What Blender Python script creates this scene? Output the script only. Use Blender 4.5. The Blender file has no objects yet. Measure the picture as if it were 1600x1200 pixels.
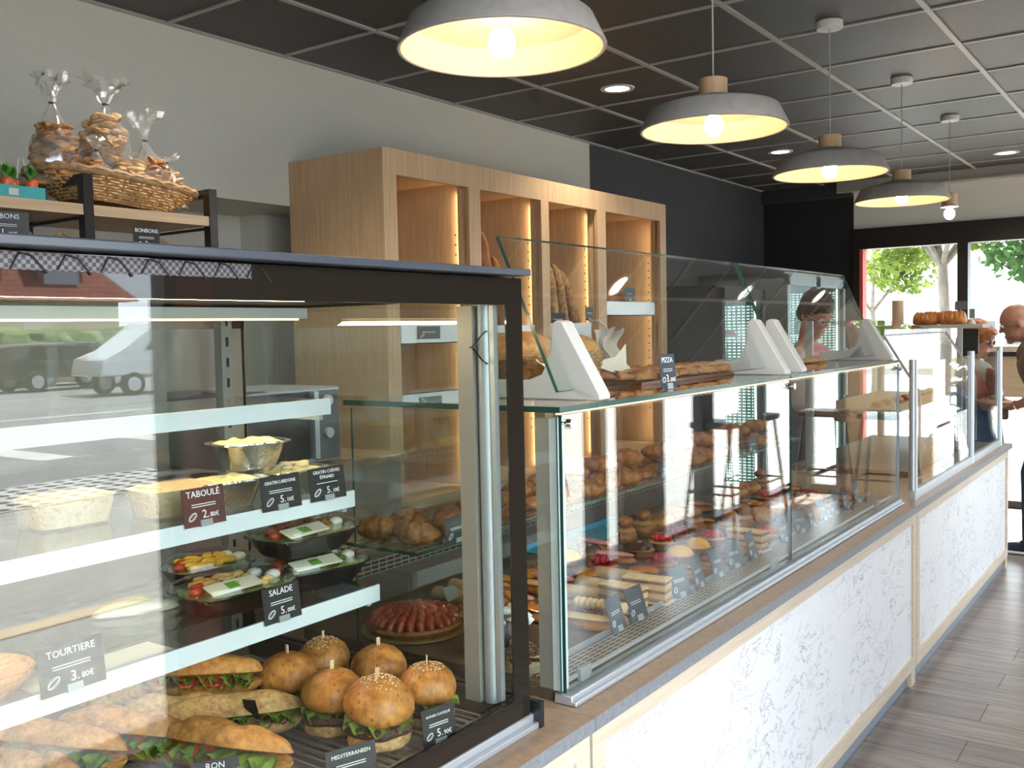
import bpy, math, random
from math import sin, cos, pi, radians as R
from mathutils import Vector, Matrix, noise
SC = bpy.context.scene
COL = SC.collection
random.seed(7)

# ------------------------------------------------------------------ camera
yaw, pitch, roll = 0.62124618, -0.05423083, -0.02123732
fw = Vector((-sin(yaw)*cos(pitch), cos(yaw)*cos(pitch), sin(pitch)))
rt = Vector((cos(yaw), sin(yaw), 0)); up = rt.cross(fw)
r2 = rt*cos(roll)+up*sin(roll); u2 = up*cos(roll)-rt*sin(roll)
cam = bpy.data.cameras.new('camera'); cam.sensor_width = 36; cam.lens = 1513.8/1600*36
cam.clip_start = .05; cam.clip_end = 300
cob = bpy.data.objects.new('camera', cam); COL.objects.link(cob)
m3 = Matrix((r2, u2, -fw)).transposed(); cob.matrix_world = Matrix.Translation((0, 0, 1.5)) @ m3.to_4x4()
SC.camera = cob

# ------------------------------------------------------------------ sky, sun, exposure
w = bpy.data.worlds.new('sky'); SC.world = w; w.use_nodes = True
bg = w.node_tree.nodes['Background']; bg.inputs[0].default_value = (.80, .90, 1, 1); bg.inputs[1].default_value = 7.5
sun = bpy.data.lights.new('sun', 'SUN'); sun.energy = 42; sun.angle = .01; sun.color = (1, .95, .86)
so = bpy.data.objects.new('sun', sun); COL.objects.link(so)
so.rotation_euler = Vector((-.04, .62, 1.3)).to_track_quat('Z', 'Y').to_euler(); so.location = (-5, 5, 20)
def area(name, loc, rot, sx, sy, e, col=(1, 1, 1), portal=False, parent=None, spread=None):
    l = bpy.data.lights.new(name, 'AREA'); l.shape = 'RECTANGLE'; l.size = sx; l.size_y = sy; l.energy = e; l.color = col
    if portal: l.cycles.is_portal = True
    if spread: l.spread = spread
    o = bpy.data.objects.new(name, l); COL.objects.link(o); o.location = loc; o.rotation_euler = rot
    if parent: o.parent = parent
    return o
# daylight portals in the openings of the shop front and the end windows
area('portal', (1.15, -.25, 1.3), (0, R(90), 0), 2.6, 4.7, 1, portal=True)
area('portal', (1.15, 6.65, 1.2), (0, R(90), 0), 2.5, 3.9, 1, portal=True)
area('portal', (-.8, 8.75, 1.1), (R(-90), 0, 0), 3.4, 2.2, 1, portal=True)
SC.view_settings.view_transform = 'Standard'; SC.view_settings.look = 'None'
SC.view_settings.exposure = .3; SC.view_settings.gamma = 1; SC.view_settings.use_curve_mapping = False
cy = SC.cycles
cy.max_bounces = 8; cy.diffuse_bounces = 4; cy.glossy_bounces = 5; cy.transparent_max_bounces = 40; cy.transmission_bounces = 4
cy.caustics_reflective = False; cy.caustics_refractive = False; cy.use_denoising = True; cy.sample_clamp_indirect = 6

# ------------------------------------------------------------------ materials
MAT = {}
def mat(name, col, rough=.6, metal=0, emis=None, est=0, nscale=None, namt=.0, col2=None, bump=0, bscale=None, spec=None, alpha=None, stretch=(1, 1, 1), detail=4, lo=.35, hi=.65, trans=0, coat=0, fine=0, spots=None):
    if name in MAT: return MAT[name]
    m = bpy.data.materials.new(name); m.use_nodes = True; nt = m.node_tree; N = nt.nodes; b = N['Principled BSDF']
    b.inputs['Base Color'].default_value = (*col, 1); b.inputs['Roughness'].default_value = rough; b.inputs['Metallic'].default_value = metal
    if spec is not None: b.inputs['Specular IOR Level'].default_value = spec
    if emis: b.inputs['Emission Color'].default_value = (*emis, 1); b.inputs['Emission Strength'].default_value = est
    if alpha is not None: b.inputs['Alpha'].default_value = alpha
    if trans: b.inputs['Transmission Weight'].default_value = trans
    if coat: b.inputs['Coat Weight'].default_value = coat; b.inputs['Coat Roughness'].default_value = .1
    if nscale or bump:
        tc = N.new('ShaderNodeTexCoord'); mp = N.new('ShaderNodeMapping'); mp.inputs['Scale'].default_value = stretch
        nt.links.new(tc.outputs['Object'], mp.inputs[0])
    if nscale:
        n = N.new('ShaderNodeTexNoise'); n.inputs['Scale'].default_value = nscale; n.inputs['Detail'].default_value = detail
        nt.links.new(mp.outputs[0], n.inputs['Vector'])
        r = N.new('ShaderNodeValToRGB'); r.color_ramp.elements[0].position = lo; r.color_ramp.elements[1].position = hi
        c2 = col2 if col2 else tuple(max(0, c*(1-namt)) for c in col)
        r.color_ramp.elements[0].color = (*c2, 1); r.color_ramp.elements[1].color = (*col, 1)
        nt.links.new(n.outputs['Fac'], r.inputs[0]); cur = r.outputs[0]
        if fine:
            n3 = N.new('ShaderNodeTexNoise'); n3.inputs['Scale'].default_value = fine; n3.inputs['Detail'].default_value = 8; n3.inputs['Roughness'].default_value = .7; nt.links.new(mp.outputs[0], n3.inputs['Vector'])
            r3 = N.new('ShaderNodeValToRGB'); r3.color_ramp.elements[0].position = .32; r3.color_ramp.elements[1].position = .62; r3.color_ramp.elements[0].color = (.52, .40, .30, 1); r3.color_ramp.elements[1].color = (1.15, 1.15, 1.12, 1); nt.links.new(n3.outputs['Fac'], r3.inputs[0])
            mx = N.new('ShaderNodeMix'); mx.data_type = 'RGBA'; mx.blend_type = 'MULTIPLY'; mx.inputs[0].default_value = 1; nt.links.new(cur, mx.inputs[6]); nt.links.new(r3.outputs[0], mx.inputs[7]); cur = mx.outputs[2]
        if spots:
            v3 = N.new('ShaderNodeTexVoronoi'); v3.inputs['Scale'].default_value = spots[0]; nt.links.new(mp.outputs[0], v3.inputs['Vector']); r4 = N.new('ShaderNodeValToRGB'); r4.color_ramp.elements[0].position = spots[1]; r4.color_ramp.elements[1].position = spots[1]*1.6; r4.color_ramp.elements[0].color = (*spots[2], 1); r4.color_ramp.elements[1].color = (1, 1, 1, 1); nt.links.new(v3.outputs['Distance'], r4.inputs[0])
            mx = N.new('ShaderNodeMix'); mx.data_type = 'RGBA'; mx.blend_type = 'MULTIPLY'; mx.inputs[0].default_value = 1; nt.links.new(cur, mx.inputs[6]); nt.links.new(r4.outputs[0], mx.inputs[7]); cur = mx.outputs[2]
        nt.links.new(cur, b.inputs['Base Color'])
    if bump:
        n2 = N.new('ShaderNodeTexNoise'); n2.inputs['Scale'].default_value = bscale or nscale or 30; n2.inputs['Detail'].default_value = 5
        nt.links.new(mp.outputs[0], n2.inputs['Vector'])
        bp = N.new('ShaderNodeBump'); bp.inputs['Strength'].default_value = bump; bp.inputs['Distance'].default_value = .01
        nt.links.new(n2.outputs['Fac'], bp.inputs['Height']); nt.links.new(bp.outputs[0], b.inputs['Normal'])
    MAT[name] = m; return m
def glassmat(name, r0=.04, tint=(.93, .97, .95), rough=0.0, haze=0, graz=1.0):
    m = bpy.data.materials.new(name); m.use_nodes = True; nt = m.node_tree; N = nt.nodes; L = nt.links
    for n in list(N): N.remove(n)
    out = N.new('ShaderNodeOutputMaterial'); mix = N.new('ShaderNodeMixShader'); t = N.new('ShaderNodeBsdfTransparent'); g = N.new('ShaderNodeBsdfGlossy')
    t.inputs[0].default_value = (*tint, 1); g.inputs['Roughness'].default_value = rough; g.inputs[0].default_value = (1, 1, 1, 1)
    geo = N.new('ShaderNodeNewGeometry'); d = N.new('ShaderNodeVectorMath'); d.operation = 'DOT_PRODUCT'
    L.new(geo.outputs['Normal'], d.inputs[0]); L.new(geo.outputs['Incoming'], d.inputs[1])
    def M(op, a, b):
        q = N.new('ShaderNodeMath'); q.operation = op
        for i, v in enumerate((a, b)):
            if v is None: continue
            if isinstance(v, (int, float)): q.inputs[i].default_value = v
            else: L.new(v, q.inputs[i])
        return q.outputs[0]
    c = M('ABSOLUTE', d.outputs['Value'], None); c = M('SUBTRACT', 1.0, c); c = M('POWER', c, 5.0); c = M('MULTIPLY', c, (1-r0)*graz); c = M('ADD', c, r0)
    L.new(c, mix.inputs[0]); L.new(t.outputs[0], mix.inputs[1]); L.new(g.outputs[0], mix.inputs[2])
    if haze:
        df = N.new('ShaderNodeBsdfDiffuse'); df.inputs[0].default_value = (.85, .85, .83, 1); m2 = N.new('ShaderNodeMixShader'); m2.inputs[0].default_value = haze; L.new(mix.outputs[0], m2.inputs[1]); L.new(df.outputs[0], m2.inputs[2]); L.new(m2.outputs[0], out.inputs[0])
    else: L.new(mix.outputs[0], out.inputs[0])
    MAT[name] = m; return m
def woodmat(name, c1, c2, axis='Z', scale=1.0, rough=.5):
    if name in MAT: return MAT[name]
    s = {'X': (1.2, 26, 26), 'Y': (26, 1.2, 26), 'Z': (26, 26, 1.2)}[axis]
    m = mat(name, c1, rough, nscale=3.2*scale, col2=c2, stretch=s, detail=6, lo=.3, hi=.7, bump=.05, bscale=6)
    return m
G = glassmat('clear_glass', .045, (.95, .975, .965))
GC = glassmat('case_front_glass', .085, (.94, .97, .96))
G2 = glassmat('double_glazing', .05, (.92, .95, .93))
GT = glassmat('sneeze_glass', .045, (.93, .96, .95))
GW = glassmat('window_glass', .03, (.95, .97, .97))
GP = glassmat('clear_plastic', .05, (.96, .96, .94), .08)
GE = mat('glass_edge', (.008, .05, .038), .15)
GEL = mat('light_glass_edge', (.03, .09, .065), .15)
OAKZ = woodmat('oak_vertical', (.60, .40, .22), (.48, .305, .16), 'Z')
OAKY = woodmat('oak_along', (.62, .45, .28), (.50, .34, .20), 'Y')
OAKX = woodmat('oak_across', (.62, .45, .28), (.50, .34, .20), 'X')
PALEY = woodmat('pale_oak_along', (.62, .52, .40), (.52, .42, .31), 'Y')
PALEZ = woodmat('pale_oak_upright', (.62, .52, .40), (.52, .42, .31), 'Z')
BLACK = mat('black_powder_coat', (.012, .012, .012), .35)
BLKG = mat('black_glossy_glass_border', (.016, .013, .010), .02)
ALU = mat('brushed_aluminium', (.56, .59, .62), .42, .7)
STEEL = mat('stainless_steel', (.52, .50, .47), .28, 1)
WHITEP = mat('white_plastic', (.52, .52, .50), .35)
RAILW = mat('pale_rail_plastic', (.62, .68, .70), .3)
GREYW = mat('grey_plastic', (.22, .24, .25), .45)
CHROME = mat('chrome', (.8, .8, .8), .08, 1)
WALLW = mat('white_wall_paint', (.58, .565, .50), .85, nscale=30, namt=.03, bump=.05, bscale=150)
WALLD = mat('charcoal_wall_paint', (.035, .035, .040), .8, nscale=30, namt=.2)
DARKBR = mat('dark_bronze_frame', (.014, .010, .008), .4)
REDP = mat('red_paint', (.60, .07, .05), .5)

# ------------------------------------------------------------------ mesh collector
class MB:
    def __init__(s): s.v = []; s.f = []; s.mi = []
    def add(s, vs, fs, mi=0, M=None):
        n = len(s.v)
        if M is not None: vs = [M @ Vector(a) for a in vs]
        s.v += [tuple(a) for a in vs]; s.f += [tuple(i+n for i in f) for f in fs]; s.mi += [mi]*len(fs)
        return s
    def box(s, a, b, mi=0, M=None):
        x0, y0, z0 = a; x1, y1, z1 = b
        x0, x1 = min(x0, x1), max(x0, x1); y0, y1 = min(y0, y1), max(y0, y1); z0, z1 = min(z0, z1), max(z0, z1)
        vs = [(x0,y0,z0),(x1,y0,z0),(x1,y1,z0),(x0,y1,z0),(x0,y0,z1),(x1,y0,z1),(x1,y1,z1),(x0,y1,z1)]
        return s.add(vs, [(3,2,1,0),(4,5,6,7),(0,1,5,4),(1,2,6,5),(2,3,7,6),(3,0,4,7)], mi, M)
    def bar(s, p, q, w, h=None, mi=0):
        p = Vector(p); q = Vector(q); d = q-p; h = h or w
        M = Matrix.Translation((p+q)/2) @ d.to_track_quat('X', 'Z').to_matrix().to_4x4()
        return s.box((-d.length/2, -w/2, -h/2), (d.length/2, w/2, h/2), mi, M)
    def tube(s, pts, r, seg=8, mi=0, cap=True):
        pts = [Vector(p) for p in pts]; rs = r if isinstance(r, (list, tuple)) else [r]*len(pts)
        rings = []; prev = None
        for i, p in enumerate(pts):
            d = (pts[min(i+1, len(pts)-1)]-pts[max(i-1, 0)]).normalized()
            if prev is None:
                a = Vector((0, 0, 1)) if abs(d.z) < .9 else Vector((1, 0, 0)); u = d.cross(a).normalized()
            else: u = (prev-d*prev.dot(d)).normalized()
            prev = u; v = d.cross(u)
            rings.append([p+(u*cos(2*pi*k/seg)+v*sin(2*pi*k/seg))*rs[i] for k in range(seg)])
        return s.rings(rings, mi, cap)
    def rings(s, rings, mi=0, cap=True, closed=True):
        vs = [p for r in rings for p in r]; n = len(rings[0]); fs = []
        for i in range(len(rings)-1):
            for k in range(n if closed else n-1):
                k2 = (k+1) % n
                fs.append((i*n+k, i*n+k2, (i+1)*n+k2, (i+1)*n+k))
        if cap and closed: fs += [tuple(range(n-1, -1, -1)), tuple((len(rings)-1)*n+k for k in range(n))]
        return s.add(vs, fs, mi)
    def lathe(s, prof, c=(0, 0, 0), seg=24, mi=0, M=None, wob=0, cap=False, seed=0):
        vs = []; fs = []; n = seg
        for i, (r, z) in enumerate(prof):
            for k in range(n):
                a = 2*pi*k/n; rr = r*(1+wob*noise.noise((cos(a)*1.5+seed, sin(a)*1.5, z*8)))
                vs.append((c[0]+rr*cos(a), c[1]+rr*sin(a), c[2]+z))
        for i in range(len(prof)-1):
            for k in range(n):
                k2 = (k+1) % n; fs.append((i*n+k, i*n+k2, (i+1)*n+k2, (i+1)*n+k))
        if cap: fs += [tuple(range(n-1, -1, -1)), tuple((len(prof)-1)*n+k for k in range(n))]
        return s.add(vs, fs, mi, M)
    def prism(s, poly, fn0, fn1, mi=0):
        n = len(poly); vs = [fn0(p) for p in poly]+[fn1(p) for p in poly]
        return s.add(vs, [tuple(range(n-1, -1, -1)), tuple(range(n, 2*n))]+[(k, (k+1) % n, n+(k+1) % n, n+k) for k in range(n)], mi)
    def blob(s, c, r, seg=16, rg=10, amp=0, freq=2, seed=0, M=None, mi=0, flat=None):
        vs = []; fs = []; rx, ry, rz = r if isinstance(r, (list, tuple)) else (r, r, r)
        for i in range(rg+1):
            th = pi*i/rg
            for k in range(seg):
                ph = 2*pi*k/seg; d = Vector((sin(th)*cos(ph), sin(th)*sin(ph), cos(th)))
                q = 1+amp*noise.noise(d*freq+Vector((seed, seed*.7, 0))); z = d.z*rz*q
                if flat is not None: z = max(z, -flat*rz)
                vs.append((c[0]+d.x*rx*q, c[1]+d.y*ry*q, c[2]+z))
        for i in range(rg):
            for k in range(seg):
                k2 = (k+1) % seg; fs.append((i*seg+k, (i+1)*seg+k, (i+1)*seg+k2, i*seg+k2))
        return s.add(vs, fs, mi, M)
    def grid(s, fn, nu, nv, mi=0, M=None):
        vs = [fn(i/nu, j/nv) for i in range(nu+1) for j in range(nv+1)]
        fs = [(i*(nv+1)+j, (i+1)*(nv+1)+j, (i+1)*(nv+1)+j+1, i*(nv+1)+j+1) for i in range(nu) for j in range(nv)]
        return s.add(vs, fs, mi, M)
    def loft(s, L, w, h, seg=20, n=24, p=2.4, flat=.5, amp=.0, freq=8, seed=0, bend=0, z0=0, half=None, M=None, mi=0, taper=.5, cuts=0):
        # loaf along X, resting on z=z0; half: 'b' lower, 't' upper
        rings = []
        for i in range(n+1):
            t = -1+2*i/n; t = sin(t*pi/2); e = max(.02, (1-abs(t)**p))**taper; ring = []
            for k in range(seg):
                a = 2*pi*k/seg; yy = cos(a); zz = sin(a)
                if half == 'b' and zz > 0: zz *= .12
                if half == 't' and zz < 0: zz *= .12
                if half is None and zz < -flat: zz = -flat
                P = Vector((t*L/2, yy*w/2*e, zz*h/2*e))
                q = 1+amp*noise.noise(P*freq+Vector((seed*3.1, seed, 0)))
                if cuts and zz > .2: q -= .10*max(0, sin((t*cuts+yy*.6)*pi))**3
                P.y *= q; P.z *= q; P.z += h/2*flat*(.5+.5*e if half is None else 1)*(1 if half is None else 0)+z0; P.y += bend*(t*t)
                ring.append(P)
            rings.append([M @ P for P in ring] if M is not None else ring)
        return s.rings(rings, mi)
    def build(s, name, mats=None, parent=None, bevel=0, loc=None, sharp=40, sub=0):
        me = bpy.data.meshes.new(name)
        org = Vector((0, 0, 0)); q = parent
        while q is not None: org += q.location; q = q.parent
        if parent is None:
            if loc is None:
                xs = [v[0] for v in s.v]; ys = [v[1] for v in s.v]; zs = [v[2] for v in s.v]
                loc = ((min(xs)+max(xs))/2, (min(ys)+max(ys))/2, min(zs))
            org = Vector(loc)
        me.from_pydata([Vector(v)-org for v in s.v], [], s.f)
        mats = mats if isinstance(mats, (list, tuple)) else [mats]
        for m in mats: me.materials.append(m)
        me.polygons.foreach_set('material_index', s.mi); me.polygons.foreach_set('use_smooth', [True]*len(s.f))
        me.update(); me.set_sharp_from_angle(angle=R(sharp))
        o = bpy.data.objects.new(name, me); COL.objects.link(o)
        if parent: o.parent = parent
        else: o.location = org
        if bevel:
            b = o.modifiers.new('bevel', 'BEVEL'); b.width = bevel; b.segments = 2; b.limit_method = 'ANGLE'; b.harden_normals = False
        if sub:
            b = o.modifiers.new('sub', 'SUBSURF'); b.levels = sub; b.render_levels = sub
        return o
def tag(o, label, cat, group=None, kind=None):
    o['label'] = label; o['category'] = cat
    if group: o['group'] = group
    if kind: o['kind'] = kind
    return o
def thing(name, label, cat, loc=(0, 0, 0), rz=0, group=None):
    o = bpy.data.objects.new(name, None); COL.objects.link(o); o.location = loc; o.rotation_euler = (0, 0, rz); o.empty_display_size = .05
    return tag(o, label, cat, group)
def struct(o):
    o['kind'] = 'structure'; return o
def place(o, loc, rz=0, rx=0, ry=0):
    o.location = loc; o.rotation_euler = (rx, ry, rz); return o
def copy_tree(o, parent=None):
    c = o.copy(); COL.objects.link(c)
    if parent is not None: c.parent = parent
    for ch in list(o.children): copy_tree(ch, c)
    return c
def bx(a, b, M=None): return MB().box(a, b, 0, M)
def pane(a, b, thin):
    """a glass sheet: big faces clear (slot 0), edges green (slot 1); thin = axis of thickness"""
    m = MB().box(a, b); edge = {0: (2, 4, 0, 1), 1: (3, 5, 0, 1), 2: (2, 3, 4, 5)}[thin]
    for i in edge: m.mi[i] = 1
    return m
def text(body, size, parent, loc, rot, m, align='CENTER', name='lettering', ext=.0003, shear=0):
    c = bpy.data.curves.new(name, 'FONT'); c.body = body; c.size = size; c.align_x = align; c.extrude = ext; c.shear = shear; c.resolution_u = 2
    c.materials.append(m); q = bpy.data.objects.new(name, c); me = bpy.data.meshes.new_from_object(q); bpy.data.objects.remove(q)
    o = bpy.data.objects.new(name, me); COL.objects.link(o); o.parent = parent; o.location = loc; o.rotation_euler = rot
    return o
#@@SHELL
# ------------------------------------------------------------------ room shell
FX, BY = 1.0, 8.6           # inner face of the shop front, inner face of the end wall
def floor_mat():
    m = bpy.data.materials.new('grey_wood_plank_tiles'); m.use_nodes = True; nt = m.node_tree; N = nt.nodes; L = nt.links; b = N['Principled BSDF']
    tc = N.new('ShaderNodeTexCoord'); br = N.new('ShaderNodeTexBrick'); L.new(tc.outputs['Object'], br.inputs['Vector'])
    br.inputs['Scale'].default_value = 1; br.inputs['Brick Width'].default_value = 1.2; br.inputs['Row Height'].default_value = .2; br.inputs['Mortar Size'].default_value = .0025
    br.inputs['Color1'].default_value = (.27, .225, .20, 1); br.inputs['Color2'].default_value = (.21, .178, .162, 1); br.inputs['Mortar'].default_value = (.055, .05, .048, 1); br.offset = .35
    mp = N.new('ShaderNodeMapping'); mp.inputs['Scale'].default_value = (1.5, 22, 1); L.new(tc.outputs['Object'], mp.inputs[0])
    n = N.new('ShaderNodeTexNoise'); n.inputs['Scale'].default_value = 2; n.inputs['Detail'].default_value = 7; L.new(mp.outputs[0], n.inputs['Vector'])
    r = N.new('ShaderNodeValToRGB'); r.color_ramp.elements[0].position = .3; r.color_ramp.elements[1].position = .7; r.color_ramp.elements[0].color = (.55, .54, .55, 1); r.color_ramp.elements[1].color = (1.25, 1.2, 1.18, 1)
    L.new(n.outputs['Fac'], r.inputs[0]); mx = N.new('ShaderNodeMix'); mx.data_type = 'RGBA'; mx.blend_type = 'MULTIPLY'; mx.inputs[0].default_value = 1
    L.new(br.outputs['Color'], mx.inputs[6]); L.new(r.outputs[0], mx.inputs[7]); L.new(mx.outputs[2], b.inputs['Base Color']); b.inputs['Roughness'].default_value = .3
    return m
struct(bx((-4.0, -2.6, -.1), (FX+.1, BY+.2, 0)).build('floor', floor_mat()))
CEIL = mat('black_flecked_ceiling_tile', (.078, .073, .066), .5, nscale=170, col2=(.024, .022, .020), detail=3, lo=.35, hi=.7, bump=.12, bscale=120)
struct(bx((-3.5, -2.6, 2.72), (FX+.1, BY+.2, 2.9)).build('ceiling', CEIL))
g = MB(); GRIDM = mat('grey_ceiling_grid', (.36, .35, .33), .45)
for x in (-3.28, -2.73, -2.12, -1.505, -.895, -.285, .325, .935): g.box((x-.011, -2.6, 2.712), (x+.011, BY, 2.721))
y = 4.09-.583*11
while y < BY: g.box((-3.28, y-.009, 2.7135), (FX, y+.009, 2.721)); y += .583
o = g.build('ceiling_grid', GRIDM); struct(o)
# left: white bulkhead above a recess, then charcoal
g = MB(); g.box((-3.5, -2.6, 2.072), (-3.29, 5.52, 2.72)); g.box((-4.0, -2.6, 0), (-3.75, 5.52, 2.2)); g.box((-3.75, 3.04, 0), (-3.60, 5.52, 2.072)); g.box((-4, -2.6, 2.072), (-3.5, 5.52, 2.2))
struct(g.build('wall_left', WALLW))
g = MB(); g.box((-3.5, 5.52, 0), (-3.291, BY, 2.72)); g.box((-4, 5.5, 0), (-3.5, 5.7, 2.2)); struct(g.build('wall_left', WALLD))
# end wall: charcoal block, white band over the windows
struct(bx((-3.5, BY, 0), (-2.485, BY+.2, 2.72)).build('wall_back', mat('near_black_panel', (.012, .011, .011), .6)))
struct(bx((-3.29, BY-.06, 2.60), (-2.485, BY, 2.72)).build('trim_2', WALLD))
struct(bx((-2.485, BY+.0, 2.315), (FX, BY+.2, 2.72)).build('wall_back', mat('cream_band', (.72, .69, .62), .8)))
g = MB(); g.box((-2.6, BY-.10, 2.63), (FX, BY, 2.72)); g.box((-2.6, BY-.115, 2.63), (FX, BY-.10, 2.645)); struct(g.build('trim_1', mat('grey_cornice', (.36, .34, .30), .6)))
def wedge(x, a, b): pass
g = MB(); F0, F1 = BY-.03, BY+.09
g.box((-2.485, F0, 2.141), (FX, F1, 2.315))
for a, b in ((-2.485, -2.43), (-1.65, -1.57), (.50, .58), (.80, 1.0)): g.box((a, F0, 0), (b, F1, 2.141))
g.box((-2.43, F0, 0), (-1.65, F1, .06)); g.box((-1.57, F0, 0), (-.16, F1, .06)); g.box((.58, F0, 0), (FX, F1, .08))
struct(g.build('window_1', DARKBR))
o = bx((-2.43, F0+.005, .06), (-2.402, F1, 2.141)).build('window_reveal', REDP, bpy.data.objects['window_1'])
struct(bx((-2.402, BY+.02, .06), (-1.65, BY+.028, 2.141)).build('window_2', GW))
struct(bx((-1.57, BY+.02, .06), (-.16, BY+.028, 2.141)).build('window_3', GW))
struct(bx((-.16, BY-.02, 0), (.50, BY+.08, 2.141)).build('door_1', OAKZ))
g = MB()
for a, b in ((.58, .80),): g.box((a, BY+.02, .08), (b, BY+.028, 2.141))
struct(g.build('window_4', GW))
# shop front on the customer side: wide opening, wall, narrow lights
g = MB(); RW = mat('inner_wall_brown', (.15, .105, .07), .8)
g.box((FX, 2.34, 0), (FX+.1, 4.69, 2.72)); g.box((FX, 2.34, 2.5), (FX+.1, BY+.2, 2.72)); g.box((FX, 5.49, 0), (FX+.05, 5.94, 2.5))
struct(g.build('wall_right', RW))
struct(bx((FX-.02, -2.6, 2.62), (FX+.1, 2.18, 2.72)).build('wall_right', WALLD))
struct(bx((FX, 2.18, 0), (FX+.1, 2.34, 2.72)).build('wall_right', REDP))
g = MB(); g.box((FX, -2.6, 2.56), (FX+.08, 2.18, 2.62)); g.box((FX, 2.13, 0), (FX+.08, 2.18, 2.56))
for y in (-.35, -2.6): g.box((FX, y, 0), (FX+.08, y+.06, 2.56))
g.box((FX, -2.6, 0), (FX+.08, 2.18, .03))
for y0_, y1_ in ((5.13, 5.29), (5.94, 6.09), (6.72, 6.93), (7.60, 8.04)): g.box((FX, y0_, 0), (FX+.08, y1_, 2.5))
g.box((FX, 4.69, 0), (FX+.08, BY, .03)); struct(g.build('window_5', DARKBR))
g = MB(); g.box((FX+.04, -2.54, .03), (FX+.046, -.35, 2.56))
for y0_, y1_ in ((4.69, 5.13), (5.29, 5.49), (6.09, 6.72), (6.93, 7.60), (8.04, BY)): g.box((FX+.04, y0_, .03), (FX+.046, y1_, 2.5))
struct(g.build('window_6', GW))
struct(bx((-4, -2.8, 0), (FX+.1, -2.6, 2.72)).build('wall_front', WALLD))
struct(bx((-4.2, -2.9, 2.9), (FX+.2, BY+.3, 3.3)).build('roof', WALLD))
struct(bx((-4.2, -2.9, 0), (-4.0, BY+.3, 2.9)).build('wall_outer', WALLD))
# ------------------------------------------------------------------ outside
GRD = mat('sunlit_paving', (.27, .262, .25), .85, nscale=25, col2=(.17, .165, .16), bump=.1, bscale=60)
g = MB(); g.box((FX+.1, -20, -.15), (8, 40, -.02)); g.box((-30, BY+.2, -.15), (FX+.2, 60, -.02)); struct(g.build('pavement', GRD))
struct(bx((8, -60, -.2), (60, 90, -.06)).build('road', mat('asphalt', (.16, .165, .175), .8, nscale=40, col2=(.11, .115, .12), bump=.1, bscale=90)))
g = MB()
for y in range(-2, 14): g.box((10.2, y*2.2, -.06), (13.5, y*2.2+.5, -.05))
g.box((17, -30, -.06), (17.2, 50, -.05)); g.box((3.2, 8.6, -.02), (3.9, 11.5, -.012)); struct(g.build('road_marking', mat('road_paint', (.55, .55, .53), .7)))
struct(bx((2.9, 1.0, -.02), (3.05, 3.3, -.012)).build('pavement_line', mat('ochre_kerb', (.55, .42, .28), .8)))
def studmat():
    m = bpy.data.materials.new('studded_paving'); m.use_nodes = True; nt = m.node_tree; N = nt.nodes; L = nt.links; b = N['Principled BSDF']
    tc = N.new('ShaderNodeTexCoord'); v = N.new('ShaderNodeTexVoronoi'); v.inputs['Randomness'].default_value = 0; v.inputs['Scale'].default_value = 5
    L.new(tc.outputs['Object'], v.inputs['Vector']); r = N.new('ShaderNodeValToRGB'); r.color_ramp.interpolation = 'CONSTANT'
    r.color_ramp.elements[0].color = (.03, .03, .03, 1); r.color_ramp.elements[1].position = .33; r.color_ramp.elements[1].color = (.45, .44, .42, 1)
    L.new(v.outputs['Distance'], r.inputs[0]); L.new(r.outputs[0], b.inputs['Base Color']); b.inputs['Roughness'].default_value = .8; return m
struct(bx((6.6, 3.5, -.02), (8.0, 10, -.01)).build('tactile_paving', studmat()))
# ------------------------------------------------------------------ oak bread wall unit
S0, SX0, SX1 = 2.942, -3.29, -2.73
bays = [(3.023, 3.507), (3.593, 4.097), (4.168, 4.653), (4.744, 5.408)]; SE = 5.488
u = thing('bread_shelf_unit', 'tall light oak bread unit of four lit open bays behind the counter', 'shelf unit', ((SX0+SX1)/2, (S0+SE)/2, 0))
g = MB(); g.box((SX0, S0, 0), (SX1-.02, S0+.03, 2.262)); g.box((SX0, SE-.03, 0), (SX1-.02, SE, 2.262)); g.box((SX0, S0+.03, 2.23), (SX1-.02, SE-.03, 2.262)); g.box((SX0, S0+.03, 0), (SX0+.02, SE-.03, 2.23))
for i in range(3):
    g.box((SX0+.02, bays[i][1]+.01, 0), (SX1-.02, bays[i+1][0]-.01, 2.23))
g.box((SX0+.02, S0+.03, 2.185), (SX1-.02, SE-.03, 2.2))
for a, b in bays:
    for zz in [1.0+.045*k for k in range(22)]:
        for xx in (-2.82, -3.18): g.box((xx-.004, b+.0095, zz), (xx+.004, b+.0155, zz+.008), 1)
g.build('carcass', [OAKZ, mat('dark_hole', (.06, .03, .015), .9)], u)
g = MB(); zt, zb = 2.157, .79; ys = [S0]+[q for b in bays for q in b]+[SE]
g.box((SX1-.02, S0, zt), (SX1, SE, 2.262))
for i in range(0, 10, 2): g.box((SX1-.02, ys[i], 0), (SX1, ys[i+1], zt))
g.box((SX1-.02, S0, 0), (SX1, SE, zb-.04)); g.build('face_frame', OAKZ, u)
for a, b in bays:
    bx((SX0+.02, a-.01, zb-.04), (SX1, b+.01, zb)).build('shelf', OAKY, u)
    # light profile in the far cheek, near the front, shining back into the bay
    g = MB(); g.box((SX1-.062, b-.006, zb), (SX1-.050, b+.011, zt)); g.build('light_profile', OAKZ, u)
    area('bay_light', (SX1-.064, b-.001, (zb+zt)/2), (0, R(90), 0), zt-zb-.04, .010, 1.3, (1, .74, .46))
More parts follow.
